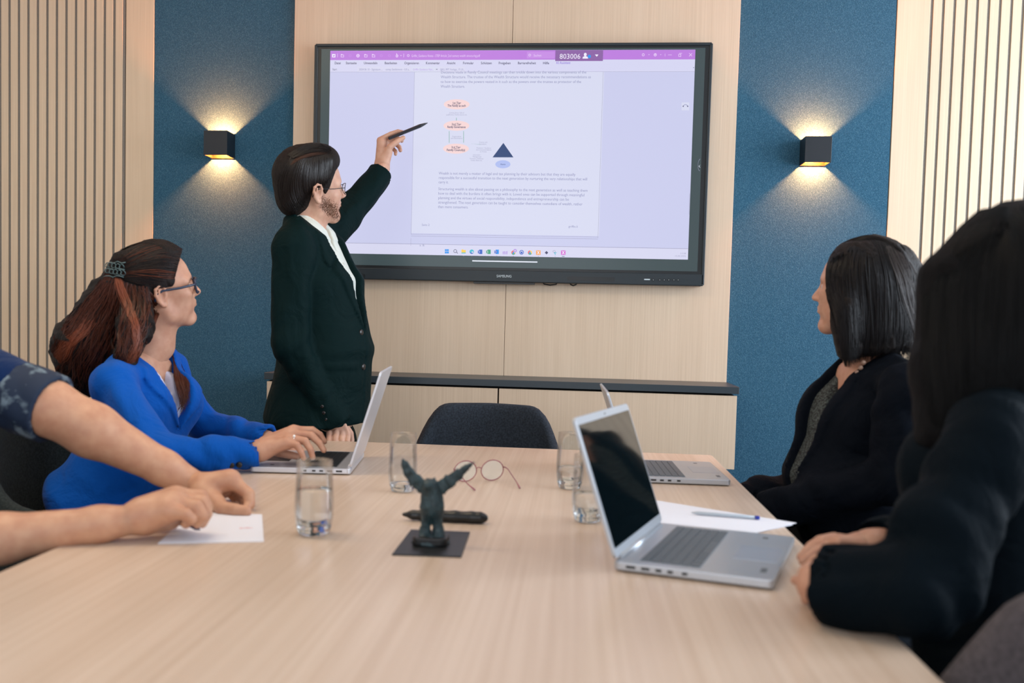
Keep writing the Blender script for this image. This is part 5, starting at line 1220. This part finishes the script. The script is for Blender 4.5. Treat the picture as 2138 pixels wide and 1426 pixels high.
# ================================================================== laptops
mat('laptop_silver',(.50,.53,.58),.32,.6); mat('laptop_light',(.62,.64,.70),.3,.5); mat('laptop_screen',(.002,.006,.008),.06); mat('key_grey',(.10,.12,.14),.5); mat('key_dark',(.01,.012,.014),.4); mat('laptop_port',(.01,.01,.01),.5); mat('laptop_black',(.012,.012,.014),.45); mat('laptop_rubber',(.01,.01,.01),.7); mat('touchpad',(.42,.46,.54),.3,.4); mat('keywell',(.33,.36,.40),.4,.4)
def laptop(x,y,rz,ang,label,wd=.335,dp=.232,lh=.222,th=.014,keym='key_grey',top='laptop_silver',deck='laptop_silver',z=.75,padm='touchpad'):
    """local: hinge along y at x=0, base towards +x, lid leaning back by ang degrees past vertical"""
    e=empty('laptop',(x,y,z),label,'laptop','open laptops',rz)
    bm=bmesh.new(); poly(bm,rrect(0,dp,-wd/2,wd/2,.010,4),.003,.003+th); obj('base',bm,deck,parent=e,bevel=.002)
    bm=bmesh.new()
    for sy in (-1,1):
        for xx in (.03,dp-.03): box(bm,xx-.012,xx+.012,sy*(wd/2-.04)-.02,sy*(wd/2-.04)+.02,0,.0032)
    obj('rubber_feet',bm,'laptop_rubber',parent=e)
    zt=.003+th
    kb=obj('keyboard',bx(.038,.142,-wd/2+.022,wd/2-.022,zt-.001,zt+.0004),'keywell',parent=e)
    km=None; rows=6; ys=-wd/2+.026; W_=wd-.052
    for r_ in range(rows):
        n=14 if r_<5 else 9; x0=.040+r_*.0168
        for c in range(n):
            if r_==5: ww=[1.3,1,1,1,5.2,1,1,1.2,1.3][c]; tot=14.0; st_=sum([1.3,1,1,1,5.2,1,1,1.2,1.3][:c])
            else: ww=1; st_=c; tot=14
            u=W_/tot; o=D.objects.new('key',None) if False else None
            key=(round(ww,2),)
            if key not in KM:
                b=bx(-.0075,.0075,-(u*ww-.0032)/2,(u*ww-.0032)/2,0,.0016); me=D.meshes.new('key'); b.to_mesh(me); b.free(); me.materials.append(M['key_grey']); KM[key]=me
            me=KM[key]
            if keym!='key_grey':
                k2=key+(keym,)
                if k2 not in KM: m2=me.copy(); m2.materials.clear(); m2.materials.append(M[keym]); KM[k2]=m2
                me=KM[k2]
            o=D.objects.new('key',me); COL.objects.link(o); o.parent=kb; o.location=(x0+.0082,-(ys+u*(st_+ww/2)),zt+.0005)
    obj('touchpad',bx(dp-.082,dp-.010,-.055,.055,zt-.001,zt+.0004),padm,parent=e)
    bm=bmesh.new(); tube(bm,[(.006,-wd/2+.03,zt+.001),(.006,wd/2-.03,zt+.001)],.0058,10); obj('hinge',bm,top,parent=e,smooth=True)
    # lid as a child of the root, rotated about the hinge
    def lidbox(x0,x1,y0,y1,z0,z1):   # z up the lid, x thickness
        return bx(x0,x1,y0,y1,z0,z1)
    bm=bmesh.new(); poly(bm,rrect(-wd/2,wd/2,.004,lh,.010,4),-.004,.0025,lambda p:(p[2],p[0],p[1])); bmesh.ops.recalc_face_normals(bm,faces=bm.faces)
    lid=obj('lid',bm,top,parent=e,bevel=.0012); lid.location=(.004,0,zt); lid.rotation_euler=(0,-R(ang),0)
    s_=obj('display',bx(.0022,.0032,-wd/2+.008,wd/2-.008,.020,lh-.014),'laptop_screen',parent=lid)
    obj('camera_dot',bx(.0030,.0034,-.003,.003,lh-.009,lh-.006),'laptop_port',parent=lid)
    for sy in (-1,1):
        for i,(x0,w_) in enumerate(((.022,.016),(.048,.014),(.072,.010),(.092,.009),(.116,.009))):
            obj('port',bx(x0,x0+w_,sy*wd/2-.0008,sy*wd/2+.0008,.008,.0125),'laptop_port',parent=e)
    for (x0,y0) in ((dp-.055,wd/2-.05),(dp-.028,-wd/2+.045)):
        obj('badge',bx(x0,x0+.010,y0,y0+.014 if y0>0 else y0+.03,zt-.0005,zt+.0003),'key_grey',parent=e)
    return e
KM={}
def near_lap():
    a=PZ(1283,1188,.752); b=PZ(1625,1224,.752); c=PZ(1678,1135,.766)
    return a,b,c
# near right laptop: hinge corner by the camera, opening towards the woman nearest the camera
pa=PZ(1280,1190,.752); pb=PZ(1378,1092,.766); hd=pb-pa; rz=math.atan2(hd[1],hd[0])-PI/2; mid=(pa+pb)/2
laptop(mid[0],mid[1],rz,19,'silver laptop with a dark screen in the right foreground, fingers at its front edge',wd=float(np.hypot(hd[0],hd[1])),dp=.262,lh=.252)
laptop(.155,-1.49,R(1.5),19,'silver laptop half hidden behind the nearest laptop, by the woman with shoulder-length hair',dp=.255,lh=.235)
laptop(-.598,-1.555,PI+R(6),17,'laptop with dark keys under the hands of the woman in blue',dp=.265,lh=.27,keym='key_dark',top='laptop_light',deck='laptop_light',padm='laptop_black')
# ================================================================== drinking glasses
m=D.materials.new('clear_glass'); m.use_nodes=True; M['clear_glass']=m; nt=m.node_tree; nt.nodes.remove(nt.nodes['Principled BSDF'])
tr_=N(m,'ShaderNodeBsdfTransparent'); tr_.inputs[0].default_value=(.965,.975,.98,1); gl=N(m,'ShaderNodeBsdfGlossy'); gl.inputs['Roughness'].default_value=.03; lw=N(m,'ShaderNodeLayerWeight'); lw.inputs['Blend'].default_value=.25; cl_=N(m,'ShaderNodeMath',operation='MULTIPLY'); cl_.inputs[1].default_value=.5; L(m,lw,0,cl_,0); mx=N(m,'ShaderNodeMixShader')
L(m,cl_,0,mx,0); L(m,tr_,0,mx,1); L(m,gl,0,mx,2); L(m,mx,0,nt.nodes['Material Output'],0)
m=mat('solid_glass',(1,1,1),.02); b=m.node_tree.nodes['Principled BSDF']; b.inputs['Transmission Weight'].default_value=1; b.inputs['IOR'].default_value=1.45
m=mat('water',(.98,1,1),.0); b=m.node_tree.nodes['Principled BSDF']; b.inputs['Transmission Weight'].default_value=1; b.inputs['IOR'].default_value=1.33
def tumbler(x,y,label,fill=.09,h=.142,r=.036):
    e=empty('drinking_glass',(x,y,.75),label,'glass','clear tumblers on the table')
    out=[(0,0),(r*.70,0),(r*.80,.003),(r*.93,.016),(r*1.02,.040),(r*1.03,.065),(r*.98,.105),(r*.93,h)]
    inn=[(r*.93-.0022,h),(r*.98-.0026,.105),(r*1.03-.003,.065),(r*1.02-.0035,.042),(r*.86,.022),(r*.6,.014),(0,.012)]
    bm=bmesh.new(); lathe(bm,out+inn,40); bmesh.ops.recalc_face_normals(bm,faces=bm.faces); obj('tumbler',bm,'clear_glass',parent=e,smooth=True)
    bm=bmesh.new(); lathe(bm,[(0,.0008),(r*.68,.0008),(r*.80,.005),(r*.90,.016),(r*.84,.0205),(r*.58,.0125),(0,.0112)],40); bmesh.ops.recalc_face_normals(bm,faces=bm.faces); obj('glass_bottom',bm,'solid_glass',parent=e,smooth=True)
    if fill:
        rr=lambda z: np.interp(z,[.012,.014,.022,.042,.065,.105,.142],[0,r*.6,r*.86,r*1.02-.0035,r*1.03-.003,r*.98-.0026,r*.93-.0022])-.0003
        zs=[z for z in (.0135,.016,.022,.032,.042,.065,.085,.105) if z<fill]+[fill]
        bm=bmesh.new(); lathe(bm,[(0,.0126)]+[(rr(z),z) for z in zs]+[(0,fill)],40); bmesh.ops.recalc_face_normals(bm,faces=bm.faces); obj('water',bm,'water',parent=e,smooth=True)
    return e
def gpos(px,py): q=PZ(px,py,.75); return q[0],q[1]
tumbler(*gpos(655,1116),'clear glass of water beside the note card, in front of the blue blazer',.088,.144,.0365)
tumbler(*gpos(840,1026),'empty clear glass behind the winged figurine',.0,.142,.034)
tumbler(*gpos(1189,1020),'clear glass of water to the right of the folded spectacles, left of the open laptops',.055,.142,.034)
tumbler(*gpos(1227,1089),'clear glass half hidden behind the screen of the near right laptop',.06,.142,.034)
# ================================================================== spectacles lying on the table
mat('rim_pink',(.35,.14,.16),.3,.4); m=mat('lens_coated',(.9,1,.92),.02); m.node_tree.nodes['Principled BSDF'].inputs['Alpha'].default_value=.3; m.node_tree.nodes['Principled BSDF'].inputs['Specular IOR Level'].default_value=.9
def table_specs():
    a=PZ(962,990,.77); b_=PZ(1073,986,.77); c=(a+b_)/2; d=(b_-a)/np.linalg.norm(b_-a); rz=math.atan2(d[1],d[0])
    c=c-d*.022; e=empty('spectacles',(c[0],c[1]-.01,.75),'pink-rimmed spectacles lying open on the table behind the figurine','spectacles',None,rz)
    bm=bmesh.new(); lens=bmesh.new()
    for s in (-1,1):
        pts=[]
        for k in range(25):
            t=2*PI*k/24; pts.append((s*.0375+.031*math.cos(t),-.012*math.sin(t)*.2+.004,.0285+.027*math.sin(t)))
        tube(bm,pts,.0014,6,False); lens.faces.new([lens.verts.new(p) for p in pts[:-1]])
        tube(bm,[(s*.067,.004,.036),(s*.071,-.002,.036),(s*.071,-.02,.034),(s*.066,-.09,.012),(s*.060,-.125,.003)],[.0018,.0018,.0013,.0013,.0024],6)
    tube(bm,[(-.009,.004,.034),(0,.006,.037),(.009,.004,.034)],.0014,6)
    obj('frame',bm,'rim_pink',parent=e,smooth=True); obj('lens',lens,'lens_coated',parent=e)
table_specs()
# ================================================================== winged figurine on a dark square plate
noise_mat('bronze_dark',(.006,.020,.026),(.020,.050,.060),(60,60,60),.5,.5,5,.35,.7,.004); mat('plate_dark',(.004,.005,.006),.4); mat('block_black',(.003,.003,.004),.4); mat('stone_case',(.006,.007,.008),.35)
def figurine():
    c=PZ(900,1137,.75); pl_=[PZ(818,1160,.75),PZ(963,1165,.75),PZ(981,1113,.75),PZ(858,1108,.75)]
    e=empty('figurine',(c[0],c[1],.75),'dark bronze winged creature figurine on a black square plate in the centre foreground','figurine')
    bm=bmesh.new(); poly(bm,[(p[0]-c[0],p[1]-c[1]) for p in pl_],0,.003); obj('base_plate',bm,'plate_dark',parent=e,bevel=.0008)
    d=c[1]
    q=lambda x,y,dy=0.: P(x,y,d+dy)
    bm=bmesh.new(); poly(bm,rrect(-.032,.032,-.030,.030,.012,5),.003,.018); obj('plinth',bm,'block_black',parent=e,bevel=.003)
    body=[('e',q(900,1135),(.036,.032,.013)),('e',q(893,1132,-.01),(.022,.02,.012)),('e',q(912,1130,.0),(.018,.02,.013)),
        ('e',q(902,1055),(.0225,.020,.031)),('e',q(901,1030),(.019,.017,.020)),('e',q(898,1016,-.004),(.0165,.016,.015)),('e',q(893,1012,-.012),(.009,.012,.008)),
        ('c',q(889,1010),q(889,997),.005,.001,{'k':.003}),('c',q(906,1010),q(908,996),.005,.001,{'k':.003}),
        ('c',q(892,1075),q(887,1110),.0105,.0085),('c',q(887,1110),q(884,1122,-.006),.0085,.009),('c',q(912,1073),q(915,1108),.0105,.0085),('c',q(915,1108),q(919,1120,-.006),.0085,.009)]
    lo,hi=bounds(body,.01); g=Grid(lo,hi,.0016); F=field(g,body,.007); F=folds(g,F,.0022,420,3); F=smax(F,.7535-XYZ(g)[2],0.)
    o=wparent(obj('creature',mesh_of([(g,F)],'creature',1),'bronze_dark'),e)
    for pts,rr in (([(897,1028),(882,1016),(866,1003),(853,986),(845,970),(841,958)],[.008,.0125,.012,.0095,.0065,.0015]),([(905,1030),(920,1018),(938,1005),(958,990),(974,976),(990,965)],[.008,.0125,.012,.009,.005,.0015])):
        w_=[]
        for i in range(len(pts)-1):
            A_=q(*pts[i]);B_=q(*pts[i+1]); n_=np.cross(B_-A_,W(0,1,0)); w_.append(('s',A_,B_,(rr[i],.0042),(rr[i+1],.0035),n_,.5))
        lo,hi=bounds(w_,.008); g=Grid(lo,hi,.0014); F=folds(g,field(g,w_,.006),.0018,500,4,(1,0,1)); wparent(obj('wing',mesh_of([(g,F)],'wing',1),'bronze_dark'),e)
    # long smooth dark object behind it
    z=.762; pts=[(843,1077),(862,1079),(885,1080),(915,1079),(950,1077),(985,1074),(1003,1071),(1012,1067)]
    a0=PZ(930,1078,z)
    t_=empty('dark_case',(a0[0],a0[1],.75),'long smooth black object with one pointed end lying behind the figurine','case')
    A=[P(x,y,a0[1]) for x,y in pts]; 
    for p in A: p[2]=z
    seg=[('s',A[i],A[i+1],((.004,.009,.0115,.012,.012,.012,.0115,.008)[i],)*2,((.004,.009,.0115,.012,.012,.012,.0115,.008)[i+1],)*2,W(0,1,0),.5) for i in range(7)]
    lo,hi=bounds(seg,.01); g=Grid(lo,hi,.002); wparent(obj('case_body',mesh_of([(g,smax(field(g,seg,.006),.7505-XYZ(g)[2],0.))],'case_body',2),'stone_case'),t_)
figurine()
# ================================================================== papers and pens
mat('paper_white',(.78,.79,.86),.6); mat('print_red',(.75,.22,.22),.6); mat('pen_clear',(.45,.50,.55),.2); mat('pen_cap_blue',(.01,.03,.35),.25)
pl4=[PZ(x,y,.7515) for x,y in ((330,1134),(551,1130),(547,1074),(400,1068))]
bm=bmesh.new(); poly(bm,[(p[0],p[1]) for p in pl4],.7504,.7516); o=tag(obj('note_card',bm,'paper_white'),'white note card with small red print under the hands at the left','card')
me=text_mesh('griffin',.011,'LEFT',0,.0002)
ww=PZ(500,1103,.752); o2=obj('print',me,'print_red'); o2.location=(ww[0],ww[1],.7518); o2.rotation_euler=(0,0,math.atan2(pl4[1][1]-pl4[0][1],pl4[1][0]-pl4[0][0])); 
wparent(o2,o)
def sheets():
    e=empty('paper_sheets',(.28,-2.08,.75),'white writing paper behind the near right laptop, one corner over the table edge','paper')
    for k,(P4) in enumerate(([(1358,1043),(1663,1092),(1560,1117),(1340,1092)],[(1362,1046),(1655,1096),(1570,1114),(1345,1090)])):
        z=.7508+.0014*(1-k); p=[PZ(x,y,z) for x,y in P4]; bm=bmesh.new(); poly(bm,[(q[0],q[1]) for q in p][::-1],z-.0005,z+.0005); bmesh.ops.recalc_face_normals(bm,faces=bm.faces); wparent(obj('sheet',bm,'paper_white'),e)
sheets()
a=PZ(1443,1070,.7575); b_=PZ(1585,1081,.7575); dv=b_-a; bm=bmesh.new(); tube(bm,[a,a+dv*.06,a+dv*.10,a+dv*.94],[.0008,.0028,.0038,.0038],8)
pe=tag(obj('ballpoint_pen',bm,'pen_clear',smooth=True),'grey ballpoint pen with a blue end lying on the white paper sheets at right','pen')
bm=bmesh.new(); tube(bm,[a+dv*.94,b_,b_+dv*.01],[.0042,.0042,.002],8); wparent(obj('pen_cap',bm,'pen_cap_blue',smooth=True),pe)
a=PZ(588,937,.792); b_=PZ(578,949,.775); bm=bmesh.new(); tube(bm,[b_,b_+(a-b_)*.3,a,a+(a-b_)*1.0],[.0045,.006,.006,.006],10); tag(obj('white_stick',bm,'paper_white',smooth=True),'small white stick held in the hand of the woman in blue','stylus')
